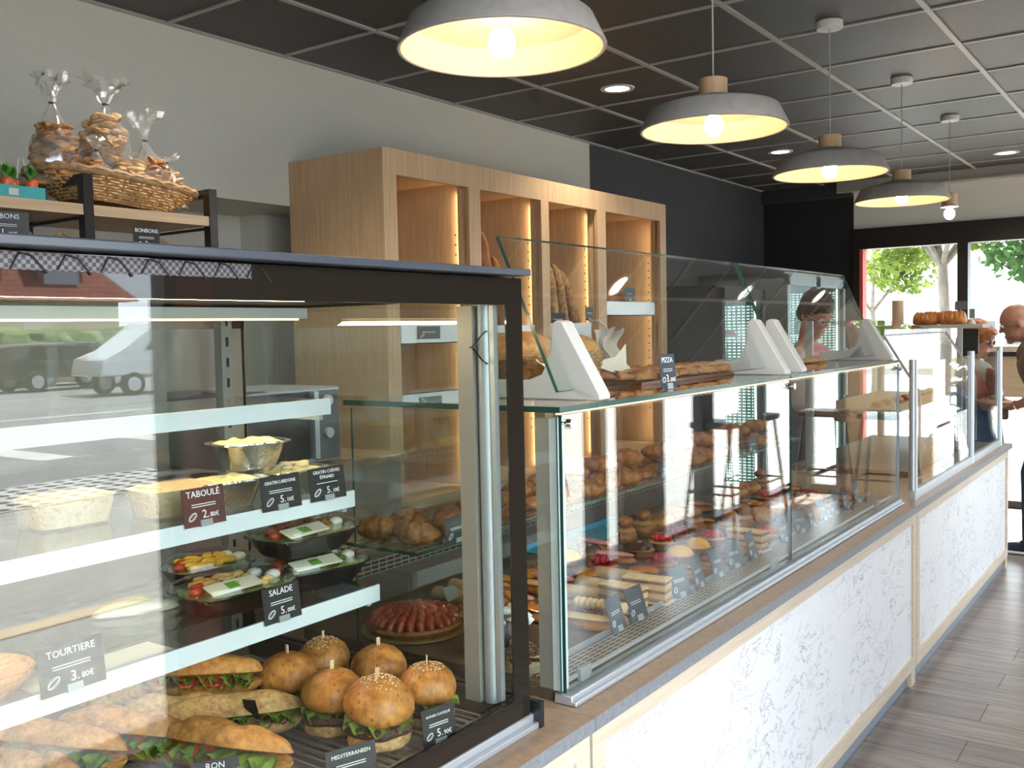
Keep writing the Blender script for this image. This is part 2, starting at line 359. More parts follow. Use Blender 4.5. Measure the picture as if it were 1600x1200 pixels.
# counters -------------------------------------------------------------
TOPM = mat('taupe_laminate_top', (.36, .245, .165), .35, nscale=60, col2=(.29, .20, .135), detail=5)
EDGM = mat('grey_laminate_edge', (.20, .21, .225), .5, nscale=80, namt=.2)
def marble():
    m = bpy.data.materials.new('white_marble_laminate'); m.use_nodes = True; nt = m.node_tree; N = nt.nodes; L = nt.links; b = N['Principled BSDF']
    tc = N.new('ShaderNodeTexCoord'); n = N.new('ShaderNodeTexNoise'); n.inputs['Scale'].default_value = 7.5; n.inputs['Detail'].default_value = 9; n.inputs['Roughness'].default_value = .62; n.inputs['Distortion'].default_value = .9
    mp = N.new('ShaderNodeMapping'); mp.inputs['Rotation'].default_value = (R(35), 0, 0); mp.inputs['Scale'].default_value = (1, 1.0, 1.9); L.new(tc.outputs['Object'], mp.inputs[0]); L.new(mp.outputs[0], n.inputs['Vector'])
    s = N.new('ShaderNodeMath'); s.operation = 'SUBTRACT'; s.inputs[1].default_value = .5; L.new(n.outputs['Fac'], s.inputs[0]); a = N.new('ShaderNodeMath'); a.operation = 'ABSOLUTE'; L.new(s.outputs[0], a.inputs[0])
    r = N.new('ShaderNodeValToRGB'); r.color_ramp.elements[0].position = .0; r.color_ramp.elements[0].color = (.26, .26, .27, 1); r.color_ramp.elements[1].position = .014; r.color_ramp.elements[1].color = (.72, .72, .73, 1)
    L.new(a.outputs[0], r.inputs[0]); n2 = N.new('ShaderNodeTexNoise'); n2.inputs['Scale'].default_value = 5; n2.inputs['Detail'].default_value = 3; L.new(tc.outputs['Object'], n2.inputs['Vector'])
    r2 = N.new('ShaderNodeValToRGB'); r2.color_ramp.elements[0].position = .36; r2.color_ramp.elements[1].position = .52; L.new(n2.outputs['Fac'], r2.inputs[0])
    mx = N.new('ShaderNodeMix'); mx.data_type = 'RGBA'; mx.inputs[6].default_value = (.72, .72, .73, 1); L.new(r2.outputs[0], mx.inputs[0]); L.new(r.outputs[0], mx.inputs[7])
    L.new(mx.outputs[2], b.inputs['Base Color']); b.inputs['Roughness'].default_value = .4; return m
MARB = marble(); KICK = mat('grey_kickboard', (.22, .25, .28), .4)
CF = -.96
def counter(y0, y1, lab, legs):
    c = thing('counter_unit', lab, 'counter', ((CF-.35), (y0+y1)/2, 0), 0, 'marble panelled counter units')
    bx((CF-.72, y0, .095), (CF-.025, y1, .72)).build('carcass', WHITEP, c)
    g = MB(); g.box((CF-.02, y0, .679), (CF, y1, .72)); g.box((CF-.02, y0, .07), (CF, y1, .123)); g.box((CF-.02, y0, .123), (CF, y0+.05, .679)); g.box((CF-.02, y1-.05, .123), (CF, y1, .679))
    g.build('front_frame', PALEY, c)
    bx((CF-.02, y0+.05, .123), (CF-.008, y1-.05, .679)).build('marble_panel', MARB, c)
    bx((CF-.05, y0, 0), (CF-.022, y1, .09)).build('kickboard', KICK, c)
    for y in legs: bx((CF-.10, y-.03, 0), (CF-.004, y+.03, .07)).build('leg', PALEZ, c)
counter(-1.2, 1.575, 'counter unit under the black framed display case', [1.545])
counter(1.585, 4.195, 'long marble fronted counter unit under the pastry case', [4.16])
counter(4.205, 6.50, 'end counter unit under the clear screens, by the customers', [6.47])
def worktop(y0, y1, lab):
    o = MB(); o.box((-1.75, y0, .722), (-.951, y1, .75)); o.box((-.951, y0, .722), (-.95, y1, .7495), 1)
    return tag(o.build('worktop', [TOPM, EDGM]), lab, 'worktop', 'taupe worktops')
worktop(-1.2, 1.579, 'taupe worktop with grey edge carrying the black framed case')
worktop(1.581, 6.58, 'long taupe worktop with grey edge running on to the far end')

# ------------------------------------------------------------------ display case with black frame
Y0, Y1 = -.7, 1.475; XF, XB = -1.03, -1.80
c = thing('display_case', 'glass display case in a black frame holding sandwiches and salads', 'display case', (-1.4, .4, .75))
def CB(name, mats, m, **k): return m.build(name, mats, c, **k)
g = MB(); g.box((XF-.003, Y0, 1.548), (XF, Y1, 1.597)); g.box((XF-.003, Y0, .776), (XF, Y1, .815)); g.box((XF-.003, 1.425, .815), (XF, Y1, 1.548)); g.box((XF-.012, 1.458, .776), (XF-.003, Y1, 1.597)); CB('glass_border', BLKG, g)
CB('front_glass', [G2, GE], pane((XF-.012, Y0, .778), (XF-.0035, 1.455, 1.59), 0))
g = MB(); g.box((XB, Y0, 1.600), (XF+.03, Y1-.01, 1.612)); CB('top_lid', mat('dark_blue_grey_lid', (.05, .06, .075), .3), g, bevel=.002)
CB('top_panel', mat('matt_black', (.012, .012, .012), .95, spec=.05), bx((XB, Y0, 1.56), (XF-.02, Y1-.02, 1.598)))
g = MB(); g.box((XF-.03, Y0, .752), (XF+.004, Y1+.01, .776)); g.box((XF+.004, Y0, .750), (XF+.016, Y1+.01, .762)); CB('bottom_rail', ALU, g, bevel=.002)
CB('corner_block', BLACK, bx((XF-.02, Y1+.005, .7505), (XF+.02, Y1+.018, .80)))
g = MB(); g.tube([(-1.075, 1.42, .81), (-1.075, 1.42, 1.55)], .015, 16); CB('corner_post', mat('satin_grey_post', (.38, .41, .43), .45, .5), g)
CB('corner_plate', mat('beige_grey_plate', (.33, .30, .27), .35, .3), bx((-1.125, 1.40, .81), (-1.09, 1.425, 1.548)))
CB('corner_trim', ALU, bx((XF-.03, 1.412, .815), (XF-.02, 1.425, 1.548)))
g = MB(); g.tube([(-1.075+.02*cos(a), 1.40, 1.50-.02*(a/2.2)+.006*sin(a*2)) for a in [k*.35 for k in range(20)]], .002, 6); CB('wire_hook', CHROME, g)
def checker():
    m = bpy.data.materials.new('checkered_pattern'); m.use_nodes = True; nt = m.node_tree; N = nt.nodes; L = nt.links; q = N['Principled BSDF']; tc = N.new('ShaderNodeTexCoord'); k = N.new('ShaderNodeTexChecker'); mp = N.new('ShaderNodeMapping'); mp.inputs['Location'].default_value = (.5, 0, 0); mp.inputs['Scale'].default_value = (0, 1, 1); L.new(tc.outputs['Object'], mp.inputs[0]); L.new(mp.outputs[0], k.inputs[0])
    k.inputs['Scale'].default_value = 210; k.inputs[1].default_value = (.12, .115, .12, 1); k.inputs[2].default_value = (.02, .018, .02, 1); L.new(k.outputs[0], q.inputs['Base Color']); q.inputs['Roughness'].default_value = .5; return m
CB('checkered_strip', checker(), bx((XF-.001, Y0, 1.577), (XF+.001, .85, 1.596)))  # band of small grey and black squares along the top of the border
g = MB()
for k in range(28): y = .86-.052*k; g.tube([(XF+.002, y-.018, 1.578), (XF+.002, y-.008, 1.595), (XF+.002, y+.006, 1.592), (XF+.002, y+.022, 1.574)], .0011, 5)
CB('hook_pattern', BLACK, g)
tx = text('JORDAO COOLING SYSTEMS', .0115, c, (0, 0, 0), (R(90), 0, R(90)), mat('black_print', (.01, .01, .01), .5), 'LEFT'); tx.location = Vector((XF+.0005, 1.300, .818))-c.location
CB('end_glass', [G, GEL], pane((XB, 1.45, .815), (-1.05, 1.458, 1.56), 1))
g = MB(); g.box((XB, 1.44, .751), (-1.05, 1.47, .815)); CB('end_rail', mat('dark_bronze_rail', (.05, .042, .035), .4), g)
g = MB(); g.box((XB-.02, Y0, .79), (XB, 1.46, .87)); g.box((XB-.02, Y0, 1.52), (XB, 1.46, 1.60)); g.box((XB-.03, 1.42, .79), (XB, 1.46, 1.6)); g.box((XB-.03, .78, .79), (XB, .84, 1.6)); CB('rear_frame', mat('champagne_metal', (.42, .36, .31), .4, .5), g)
CB('rear_glass', [G, GEL], pane((XB-.012, Y0, .87), (XB-.006, 1.42, 1.52), 0))
g = MB(); g.box((-1.78, 1.36, .80), (-1.755, 1.39, 1.55))
for k in range(16): g.box((-1.756, 1.372, .85+.045*k), (-1.7535, 1.378, .87+.045*k), 1)
CB('shelf_standard', [mat('grey_standard', (.35, .34, .32), .4, .6), BLACK], g)
CB('rear_canopy', MAT['matt_black'], bx((-2.90, -.2, 1.585), (XB-.03, 2.05, 1.6)))
CB('base_tray', mat('pale_base_liner', (.42, .37, .33), .4, .3), bx((XB, Y0, .752), (XF-.035, 1.44, .764)))
for xf, z in ((-1.462, 1.338), (-1.401, 1.152), (-1.339, .967)):
    s = CB('glass_shelf', [G, GE], pane((XB+.03, Y0+.02, z+.022), (xf-.004, 1.40, z+.030), 2))
    q = MB(); q.box((xf-.004, Y0+.02, z), (xf, 1.40, z+.033)); q.build('price_rail', RAILW, s)
    q = MB(); q.box((xf-.16, 1.385, z-.012), (xf-.02, 1.396, z+.021)); q.build('shelf_bracket', mat('blue_grey_bracket', (.35, .40, .45), .4), s)
s = CB('light_bar', RAILW, bx((-1.56, Y0+.02, 1.536), (-1.52, 1.397, 1.557)))
area('bar_light', (-1.53, .55, 1.525), (0, R(-25), 0), .02, 1.7, 8, (1, .78, .5))
bx((-1.545, Y0+.02, 1.5325), (-1.527, 1.38, 1.536)).build('light_strip', mat('warm_tube', (1, .8, .5), .5, emis=(1, .72, .36), est=3), s)
# wire grate on the case floor
g = MB(); gx0, gx1, gy0, gy1 = -1.66, -1.062, -.5, 1.375
g.box((gx0, gy0, .792), (gx0+.006, gy1, .800)); g.box((gx1-.006, gy0, .792), (gx1, gy1, .800)); g.box((gx0, gy1-.006, .792), (gx1, gy1, .800))
for xx in (-1.27, -1.46): g.box((xx-.005, gy0, .784), (xx+.005, gy1, .792))
for k in range(88): y = gy1-.02-.021*k; g.box((gx0, y-.0022, .794), (gx1, y+.0022, .799))
for y in (1.36, .9, .4, -.1, -.48):
    for xx in (gx0+.003, gx1-.003): g.box((xx-.004, y-.004, .764), (xx+.004, y+.004, .793))
CB('wire_grate', mat('grate_wire', (.45, .42, .40), .35, .8), g)

# ------------------------------------------------------------------ pastry case
P0, P1 = 1.60, 4.19; PX, PB = -1.027, -1.80
c = thing('display_case', 'long clear glass pastry case with a green edged top', 'display case', (-1.4, 2.9, .75))
for a, b in ((P0, 2.892), (2.898, P1)): CB('front_glass', [GC, GE], pane((PX-.008, a, .775), (PX, b, 1.333), 0))
for a, b in ((P0, 2.895), (2.897, P1)): CB('top_glass', [G, GE], pane((-1.62, a-.01, 1.338), (PX+.002, b, 1.350), 2))
g = MB()
for y in (P0-.007, P1+.001): CB('end_glass', [G, GE], pane((-1.6, y, .775), (PX-.010, y+.006, 1.333), 1))
g = MB(); g.box((PX-.03, P0, .751), (PX+.012, P1, .770)); g.box((PX+.012, P0, .751), (PX+.022, P1, .760)); CB('bottom_rail', ALU, g, bevel=.002)
CB('end_plate', mat('beige_grey_plate', (.33, .30, .27), .35, .3), bx((PX-.068, P0+.006, .775), (PX-.035, P0+.03, 1.325)))
CB('end_edge', RAILW, bx((PX-.034, P0+.004, .775), (PX-.014, P0+.03, 1.325)))
for y in (P0+.02, 2.895, P1-.02):
    g = MB(); g.tube([(PX-.024, y, 1.315), (PX-.012, y, 1.315)], .010, 12); g.tube([(PX+.002, y, 1.315), (PX+.014, y, 1.315)], .010, 12); g.tube([(PX-.02, y, 1.315), (PX+.01, y, 1.315)], .004, 8); CB('glass_clamp', CHROME, g)
CB('lamp_strip', mat('warm_strip_soft', (1, .9, .7), .5, emis=(1, .80, .48), est=1.2), bx((PX-.034, P0+.03, 1.331), (PX-.026, P1-.03, 1.3365)))
area('case_light', (PX-.05, 2.9, 1.32), (0, R(-20), 0), .02, 2.5, 2.2, (1, .80, .55))
# deck, vents, back
def ventmat(name, base, dark, sy=.03, sz=.012):
    m = bpy.data.materials.new(name); m.use_nodes = True; nt = m.node_tree; N = nt.nodes; L = nt.links; b = N['Principled BSDF']
    tc = N.new('ShaderNodeTexCoord'); br = N.new('ShaderNodeTexBrick'); br.inputs['Scale'].default_value = 1; br.offset = .0
    sp = N.new('ShaderNodeSeparateXYZ'); cb = N.new('ShaderNodeCombineXYZ'); L.new(tc.outputs['Object'], sp.inputs[0]); L.new(sp.outputs['Y'], cb.inputs[0])
    ad = N.new('ShaderNodeMath'); L.new(sp.outputs['X'], ad.inputs[0]); L.new(sp.outputs['Z'], ad.inputs[1]); L.new(ad.outputs[0], cb.inputs[1]); L.new(cb.outputs[0], br.inputs['Vector'])
    br.inputs['Brick Width'].default_value = sy; br.inputs['Row Height'].default_value = sz; br.inputs['Mortar Size'].default_value = .0026; br.inputs['Mortar Smooth'].default_value = .1
    br.inputs['Color1'].default_value = (*dark, 1); br.inputs['Color2'].default_value = (*dark, 1); br.inputs['Mortar'].default_value = (*base, 1)
    L.new(br.outputs['Color'], b.inputs['Base Color']); b.inputs['Roughness'].default_value = .4; b.inputs['Metallic'].default_value = .3; return m
VENT = ventmat('slotted_steel', (.42, .36, .30), (.025, .02, .016))
CB('deck', mat('warm_brown_deck', (.12, .085, .062), .4, .3), bx((PB, P0+.01, .752), (PX-.04, P1-.01, .78)))
CB('front_vent', VENT, bx((-1.125, P0+.03, .780), (-1.062, P1-.03, .783)))
g = MB(); g.box((-1.14, P0+.03, .78), (-1.134, P1-.03, .793)); g.box((-1.056, P0+.03, .78), (-1.050, P1-.03, .788)); CB('vent_lip', ALU, g)
CB('back_panel', mat('inner_steel_back', (.15, .115, .088), .45, .4), bx((PB-.02, P0+.01, .78), (PB, P1-.01, 1.0)))
for za, zb_ in ((.86, .90), (.93, .975)): CB('back_vent', VENT, bx((PB, P0+.03, za), (PB+.002, P1-.03, zb_)))
s = CB('glass_shelf', [G, GE], pane((-1.76, P0+.02, 1.0), (-1.43, P1-.02, 1.008), 2))
for y in (1.8, 2.9, 3.98): CB('shelf_arm', ALU, bx((-1.76, y-.006, .99), (-1.5, y+.006, 1.0)))
for y in (1.70, 2.80, 3.92): CB('glass_clip', GREYW, bx((PX-.028, y-.02, .771), (PX-.012, y+.02, .80)), bevel=.004)
# ------------------------------------------------------------------ tilted screens on white brackets
def bracket(y, w=.045):
    pr = [(-1.33, 0), (-1.033, 0), (-1.033, .012), (-1.125, .168), (-1.138, .172), (-1.152, .165), (-1.158, .10), (-1.18, .055), (-1.22, .04), (-1.33, .04)]
    return MB().prism(pr, lambda p: (p[0], y, 1.3505+p[1]), lambda p: (p[0], y+w, 1.3505+p[1]))
def screen(y0, y1, b0, b1, lab):
    s = thing('sneeze_screen', lab, 'glass screen', (-1.15, (y0+y1)/2, 1.3505), 0, 'tilted glass screens on the pastry case')
    p = Vector((-1.098, 0, 1.372)); q = Vector((-1.245, 0, 1.705)); n = Vector((q-p)).normalized(); t = Vector((n.z, 0, -n.x))*.004
    g = MB(); vs = []
    for y in (y0, y1):
        for P in (p-t, p+t, q+t, q-t): vs.append((P.x, y, P.z))
    g.add(vs, [(0, 1, 2, 3)], 1); g.add(vs, [(7, 6, 5, 4)], 1); g.add(vs, [(0, 4, 5, 1)], 1); g.add(vs, [(3, 2, 6, 7)], 1); g.add(vs, [(1, 5, 6, 2), (0, 3, 7, 4)], 0)
    g.build('glass_sheet', [GT, GEL], s)
    for y in (b0, b1): bracket(y).build('bracket', WHITEP, s, bevel=.003)
screen(1.695, 2.994, 1.76, 2.87, 'tilted glass screen above the row of pizzas')
screen(3.004, 4.150, 3.02, 4.09, 'tilted glass screen in front of the server in pink')
# ------------------------------------------------------------------ low clear screens on the end counter
POSTY = (4.31, 5.55, 6.42)
g = thing('counter_screen', 'pair of low clear panels between silver posts on the end counter', 'glass screen', (-.995, 5.36, .75))
for y in POSTY: MB().tube([(-1.0, y, .7505), (-1.0, y, 1.345)], .017, 14).build('post', ALU, g)
for a, b in ((4.33, 5.53), (5.57, 6.40)): pane((-1.003, a, .79), (-.997, b, 1.325), 0).build('glass_panel', [G, GEL], g)
bx((-1.012, 4.29, .7505), (-.988, 6.44, .79)).build('rail', ALU, g)
#@@REST
# ------------------------------------------------------------------ lamps
CONC = mat('grey_concrete_shade', (.36, .335, .31), .8, nscale=30, namt=.12, bump=.1, bscale=90)
SHIN = mat('cream_shade_inside', (.80, .72, .56), .7)
BULB = mat('warm_bulb', (1, .9, .7), .4, emis=(1, .66, .32), est=62)
def pendant(y, lab, shade=True):
    p = thing('pendant_lamp', lab, 'pendant lamp', (0, 0, 0), 0, 'pendant lamps over the counter')
    g = MB(); g.lathe([(.0, .58), (.05, .58), (.052, .585), (.052, .609), (0, .61)], seg=24); g.build('ceiling_canopy', mat('canopy_grey', (.70, .69, .67), .5), p, loc=None)
    MB().tube([(0, 0, .14), (0, 0, .585)], .0028, 6).build('cord', mat('grey_cord', (.42, .40, .37), .6), p)
    top = .155
    g = MB(); g.lathe([(0, .085), (.044, .085), (.044, top), (.040, top+.002), (0, top+.002)], seg=24); g.build('wood_cap', OAKZ, p)
    if shade:
        g = MB(); pr = [(.227, 0), (.224, -.001), (.228, .003), (.2, .062), (.192, .068), (.10, .092), (.05, .104), (.045, .104)]
        g.lathe(pr, seg=56); g.build('shade', CONC, p)
        g = MB(); g.lathe([(.226, -.0005), (.219, .000), (.217, .004), (.191, .058), (.182, .062), (.10, .085), (.02, .095), (0, .095)], seg=56); g.build('shade_lining', SHIN, p)
    else:
        g = MB(); g.lathe([(0, .074), (.05, .074), (.05, .082), (0, .084)], seg=24); g.build('cap_rim', WHITEP, p)
    g = MB(); g.blob((0, 0, .015 if shade else .035), (.030, .030, .034), 20, 14); g.build('bulb', BULB, p)
    place(p, (-1.25, y, 2.11)); return p
pendant(1.735, 'grey concrete pendant lamp hanging over the black framed case')
pendant(2.85, 'grey concrete pendant lamp, second from the black framed case')
pendant(4.00, 'grey concrete pendant lamp, third from the black framed case')
pendant(5.145, 'grey concrete pendant lamp, last one with a shade')
pendant(6.265, 'pendant lamp without a shade, bare bulb under a wooden cap', False)
def downlight(x, y, lab):
    d = thing('downlight', lab, 'ceiling light', (x, y, 2.72), 0, 'recessed ceiling lights')
    g = MB(); g.lathe([(.062, -.003), (.085, -.003), (.088, .002), (.062, .002)], c=(x, y, 2.716), seg=32); g.build('trim_ring', WHITEP, d)
    g = MB(); g.lathe([(0, -.001), (.063, -.001)], c=(x, y, 2.717), seg=32); g.build('lens', mat('downlight_lens', (1, 1, 1), .5, emis=(1, .93, .82), est=7), d)
    l = bpy.data.lights.new('spot', 'SPOT'); l.energy = 55; l.spot_size = R(125); l.spot_blend = .8; l.color = (1, .9, .76); l.shadow_soft_size = .06
    o = bpy.data.objects.new('spot', l); COL.objects.link(o); o.location = (x, y, 2.705)
downlight(-2.44, 4.38, 'round recessed ceiling light above the bread unit')
downlight(-1.19, 7.88, 'round recessed ceiling light before the white band')
downlight(-.36, 4.62, 'round ceiling light mirrored in the first tilted screen')
downlight(-.36, 6.40, 'round ceiling light mirrored where the two tilted screens meet')
downlight(-.36, 7.97, 'round ceiling light mirrored over the head of the server')
for x, y in ((-2.44, 2.05), (-.36, 2.3), (-2.44, 6.7)):
    downlight(x, y, {2.05: 'round ceiling light over the metal rack', 2.3: 'round ceiling light over the walkway', 6.7: 'round ceiling light over the drinks fridges'}[y])
# ------------------------------------------------------------------ back counter, microwave, rack
b = thing('back_counter', 'taupe topped back counter behind the black framed case', 'counter', (-2.8, 1.0, 0))
bx((-3.2, -1.0, 0), (-2.42, 2.66, 1.03)).build('cabinet', mat('warm_grey_cabinet', (.30, .27, .24), .5), b)
bx((-3.25, -1.0, 1.031), (-2.40, 2.67, 1.062)).build('top', TOPM, b)
m = thing('microwave', 'silver microwave with dark door on the back counter', 'microwave', (-2.62, 2.15, 1.0625))
bx((-2.80, 1.94, 1.07), (-2.43, 2.37, 1.325)).build('body', ALU, m, bevel=.006)
bx((-2.429, 1.955, 1.09), (-2.42, 2.22, 1.315)).build('door', mat('dark_oven_door', (.02, .02, .022), .15), m)
bx((-2.425, 2.225, 1.09), (-2.40, 2.245, 1.315)).build('handle', ALU, m)
bx((-2.429, 2.25, 1.08), (-2.424, 2.36, 1.315)).build('control_panel', mat('grey_panel', (.12, .12, .12), .4), m)
for z in (1.28, 1.17): MB().lathe([(.0, .012), (.018, .012), (.02, 0)], M=Matrix.Translation((-2.424, 2.305, z)) @ Matrix.Rotation(R(90), 4, 'Y'), seg=16).build('knob', ALU, m)
for x in (-2.76, -2.47):
    for y in (1.97, 2.33): bx((x-.012, y-.012, 1.0625), (x+.012, y+.012, 1.07)).build('foot', BLACK, m)
r = thing('metal_rack', 'black metal rack with oak shelves behind the black framed case', 'rack', (-2.66, 1.45, 1.6005))
for y in (.72, 1.505, 1.915):
    bx((-2.515, y-.014, 1.6005), (-2.485, y+.014, 1.955)).build('upright', BLACK, r)
    bx((-2.835, y-.014, 1.6005), (-2.805, y+.014, 1.955)).build('upright', BLACK, r)
    bx((-2.805, y-.010, 1.93), (-2.515, y+.010, 1.955)).build('top_bar', BLACK, r)
    bx((-2.805, y-.006, 1.833), (-2.515, y+.006, 1.841)).build('cross_bar', BLACK, r)
bx((-2.83, .735, 1.842), (-2.488, 1.490, 1.871)).build('shelf', OAKY, r); bx((-2.83, 1.520, 1.842), (-2.488, 1.90, 1.871)).build('shelf', OAKY, r)
bx((-2.83, .735, 1.66), (-2.488, 1.490, 1.685)).build('shelf', OAKY, r); bx((-2.83, 1.520, 1.66), (-2.488, 1.90, 1.685)).build('shelf', OAKY, r)
# wicker basket and bags of biscuits
WICK = mat('wicker', (.56, .33, .13), .6, nscale=60, col2=(.30, .15, .05), bump=.4, bscale=80)
WICKL = mat('wicker_rim', (.52, .32, .15), .6, nscale=60, col2=(.28, .15, .06))
def wicker(name, cx, cy_, z, rx, ry, h, lab, cat='basket', flare=1.25, n=56, rows=11, handle=False, grp=None):
    t = thing(name, lab, cat, (cx, cy_, z), 0, grp)
    g = MB()
    def P(a, k, off=0):
        f = 1+(flare-1)*k; sup = 1/(abs(cos(a))**3+abs(sin(a))**3)**(1/3)
        return (cx+(rx*f+off)*cos(a)*sup, cy_+(ry*f+off)*sin(a)*sup, z+.006+h*k+.0*abs(sin(a)))
    for i in range(rows):
        k = i/(rows-1); g.tube([P(2*pi*j/n, k, .003*(1 if (j+i) % 2 else -1)) for j in range(n+1)], h/rows*.62, 5, cap=False)
    for j in range(0, n, 2): g.tube([P(2*pi*j/n, k/4) for k in range(5)], .0028, 5)
    g.build('woven_side', WICK, t)
    g = MB(); g.add([P(2*pi*j/n, 0) for j in range(n)], [tuple(range(n))]); g.build('base', WICK, t)
    g = MB()
    for q in (0, 1): g.tube([(P(2*pi*j/n, 1)[0], P(2*pi*j/n, 1)[1], z+h+.008+.006*sin(j*1.5+q*pi)) for j in range(n+1)], .0075, 6, cap=False)
    g.build('braided_rim', WICKL, t)
    if handle:
        g = MB(); g.tube([(cx, cy_+ry*flare*cos(a), z+h+.05*sin(a)) for a in [pi*k/12 for k in range(13)]], .005, 6); g.build('handle', WICKL, t)
    return t
wicker('wicker_basket', -2.64, 1.675, 1.8715, .088, .145, .066, 'wide wicker basket heaped with bags of biscuits on the black rack', flare=1.68).rotation_euler = (-.085, 0, 0); bpy.data.objects['wicker_basket'].location.z += .014
BISC = mat('biscuit', (.55, .29, .10), .7, nscale=25, col2=(.30, .13, .04), fine=90); BISC2 = mat('pale_biscuit', (.66, .44, .23), .7, nscale=25, col2=(.42, .24, .10))
CELLO = glassmat('cellophane', .13, (.97, .97, .95), .12, haze=.10)
TIE = mat('dark_red_tie', (.08, .015, .02), .5)
def bag(x, y, z, r, h, knot, tail, lab, lean=(0, 0), m=BISC, seed=0, sz=.017):
    t = thing('biscuit_bag', lab, 'bag of biscuits', (x, y, z), 0, 'bags of biscuits in the basket')
    rd = random.Random(seed); g = MB()
    for k in range(int(105*(r/.06)**2*(h/.12))):
        a = rd.random()*2*pi; rr = r*.86*math.sqrt(rd.random()); zz = rd.random()
        if zz > .7: rr *= 1-(zz-.7)*1.5
        M = Matrix.Translation((x+rr*cos(a)+lean[0]*zz*.3, y+rr*sin(a)+lean[1]*zz*.3, z+sz*.6+zz*h*1.12)) @ Matrix.Rotation(rd.random()*6, 4, 'Z') @ Matrix.Rotation(rd.uniform(-.9, .9), 4, 'X')
        g.blob((0, 0, 0), (sz*1.25, sz, sz*.42), 10, 6, .12, 3, k, M)
    o = g.build('biscuits', m, t); o['kind'] = 'stuff'
    def ring(rr, zz, wob, k0): return [Vector((x+lean[0]*max(0, (zz-z)/knot)+rr*(1+wob*noise.noise((cos(a)*2.3+k0, sin(a)*2.3, zz*30)))*cos(a), y+lean[1]*max(0, (zz-z)/knot)+rr*(1+wob*noise.noise((cos(a)*2.3+k0, sin(a)*2.3, zz*30)))*sin(a), zz)) for a in [2*pi*k/28 for k in range(28)]]
    g = MB(); prof = [(.75, .0), (1.02, .08), (1.08, .3), (1.08, .6), (1.0, .8), (.72, .92)]
    rings = [ring(r*a, z+.002+h*b*1.1, .10, seed) for a, b in prof]
    rings += [ring(r*.52, z+h+(knot-h)*.35, .5, seed), ring(r*.20, z+knot*.93, .5, seed), ring(r*.11, z+knot, .3, seed)]
    for q in (.2, .4, .6, .8, 1): rings.append(ring(r*(.12+.55*q), z+knot+tail*q, 1.5, seed+q*2))
    rings[-1] = [Vector((p.x, p.y, p.z+.02*noise.noise((p.x*60, p.y*60, seed)))) for p in rings[-1]]
    g.rings(rings, cap=False); g.build('cellophane', CELLO, t, sharp=25)
    g = MB(); c0 = rings[8]; g.tube([p+Vector((0, 0, .001)) for p in c0]+[c0[0]], .0022, 5, cap=False); g.build('tie', TIE, t)
    return t
zb0 = 1.886
bag(-2.66, 1.515, zb0+.05, .062, .145, .235, .085, 'bag of round biscuits with drooping clear top at one basket end', (0, -.004), BISC, 1, .02)
bag(-2.66, 1.665, zb0+.04, .068, .20, .27, .08, 'tallest bag of thin biscuits with white twisted top', (0, .012), BISC2, 2, .019)
bag(-2.63, 1.805, zb0+.01, .058, .12, .205, .085, 'bag with wide frilly cellophane top and purple tie', (0, -.02), BISC, 3, .018)
bag(-2.585, 1.585, zb0+.045, .036, .065, .11, .04, 'small low bag of biscuits tucked before the tall bag', (0, .01), BISC, 4, .014)
bag(-2.585, 1.695, zb0+.02, .05, .085, .12, .02, 'flat bag of long biscuits lying at the basket front', (0, .02), BISC2, 5, .022)
bag(-2.64, 1.875, zb0+.01, .045, .10, .15, .02, 'bag of pale biscuits at the basket end by the oak unit', (0, -.01), BISC2, 6, .016)
# turquoise box of carrot sweets
t = thing('display_box', 'turquoise cardboard tray of carrot shaped sweets on the rack shelf', 'box', (-2.58, 1.27, 1.8715))
g = MB(); x0, x1, y0, y1, z0, z1 = -2.66, -2.51, 1.12, 1.40, 1.8715, 1.905
for a, bb in (((x0, y0, z0), (x1, y1, z0+.003)), ((x0, y0, z0), (x0+.002, y1, z1)), ((x1-.002, y0, z0), (x1, y1, z1)), ((x0, y0, z0), (x1, y0+.002, z1)), ((x0, y1-.002, z0), (x1, y1, z1))): g.box(a, bb)
g.build('tray', mat('turquoise_card', (.04, .33, .36), .5), t); bx((x1, 1.30, z0+.008), (x1+.001, 1.325, z1-.008)).build('white_sticker', WHITEP, t)
ORG = mat('carrot_orange', (.60, .11, .02), .4); GRN = mat('carrot_leaf', (.08, .24, .03), .6)
def carrot():
    t = thing('carrot_sweet', '', 'sweet', (0, 0, 0), 0, 'carrot shaped sweets in the turquoise box')
    g = MB(); g.lathe([(0, 0), (.010, 0), (.0145, .02), (.016, .045), (.010, .052), (0, .054)], seg=12); g.build('wrapper', ORG, t)
    g = MB(); rd = random.Random(3)
    for k in range(26):
        a = rd.random()*6.28; q = rd.random(); M = Matrix.Translation((.009*cos(a)*q, .009*sin(a)*q, .055+.02*rd.random())) @ Matrix.Rotation(a, 4, 'Z') @ Matrix.Rotation(rd.uniform(-.6, .6), 4, 'Y')
        g.add([(-.004, 0, 0), (.004, 0, 0), (.006, .002, .012), (0, 0, .018), (-.006, -.002, .012)], [(0, 1, 2, 3, 4)], 0, M)
    g.build('leaf_tuft', GRN, t)
    return t
cp = carrot(); nm = ['nearest the rack upright', 'second from the rack upright', 'third from the rack upright', 'fourth from the rack upright', 'fifth from the rack upright', 'sixth from the rack upright']
for k in range(6):
    o = cp if k == 0 else copy_tree(cp); place(o, (-2.535-.03*(k % 2), 1.375-.033*k, 1.875)); o['label'] = 'orange carrot shaped sweet with green tuft, '+nm[k]
g = MB(); g.tube([(-2.55, 1.345, 1.93), (-2.55, 1.347, 1.965), (-2.55, 1.352, 1.985), (-2.55, 1.362, 1.985), (-2.55, 1.366, 1.965)], .0022, 6)
tag(g.build('sweet_hook', WHITEP), 'white hooked sweet stick among the carrot sweets', 'sweet')
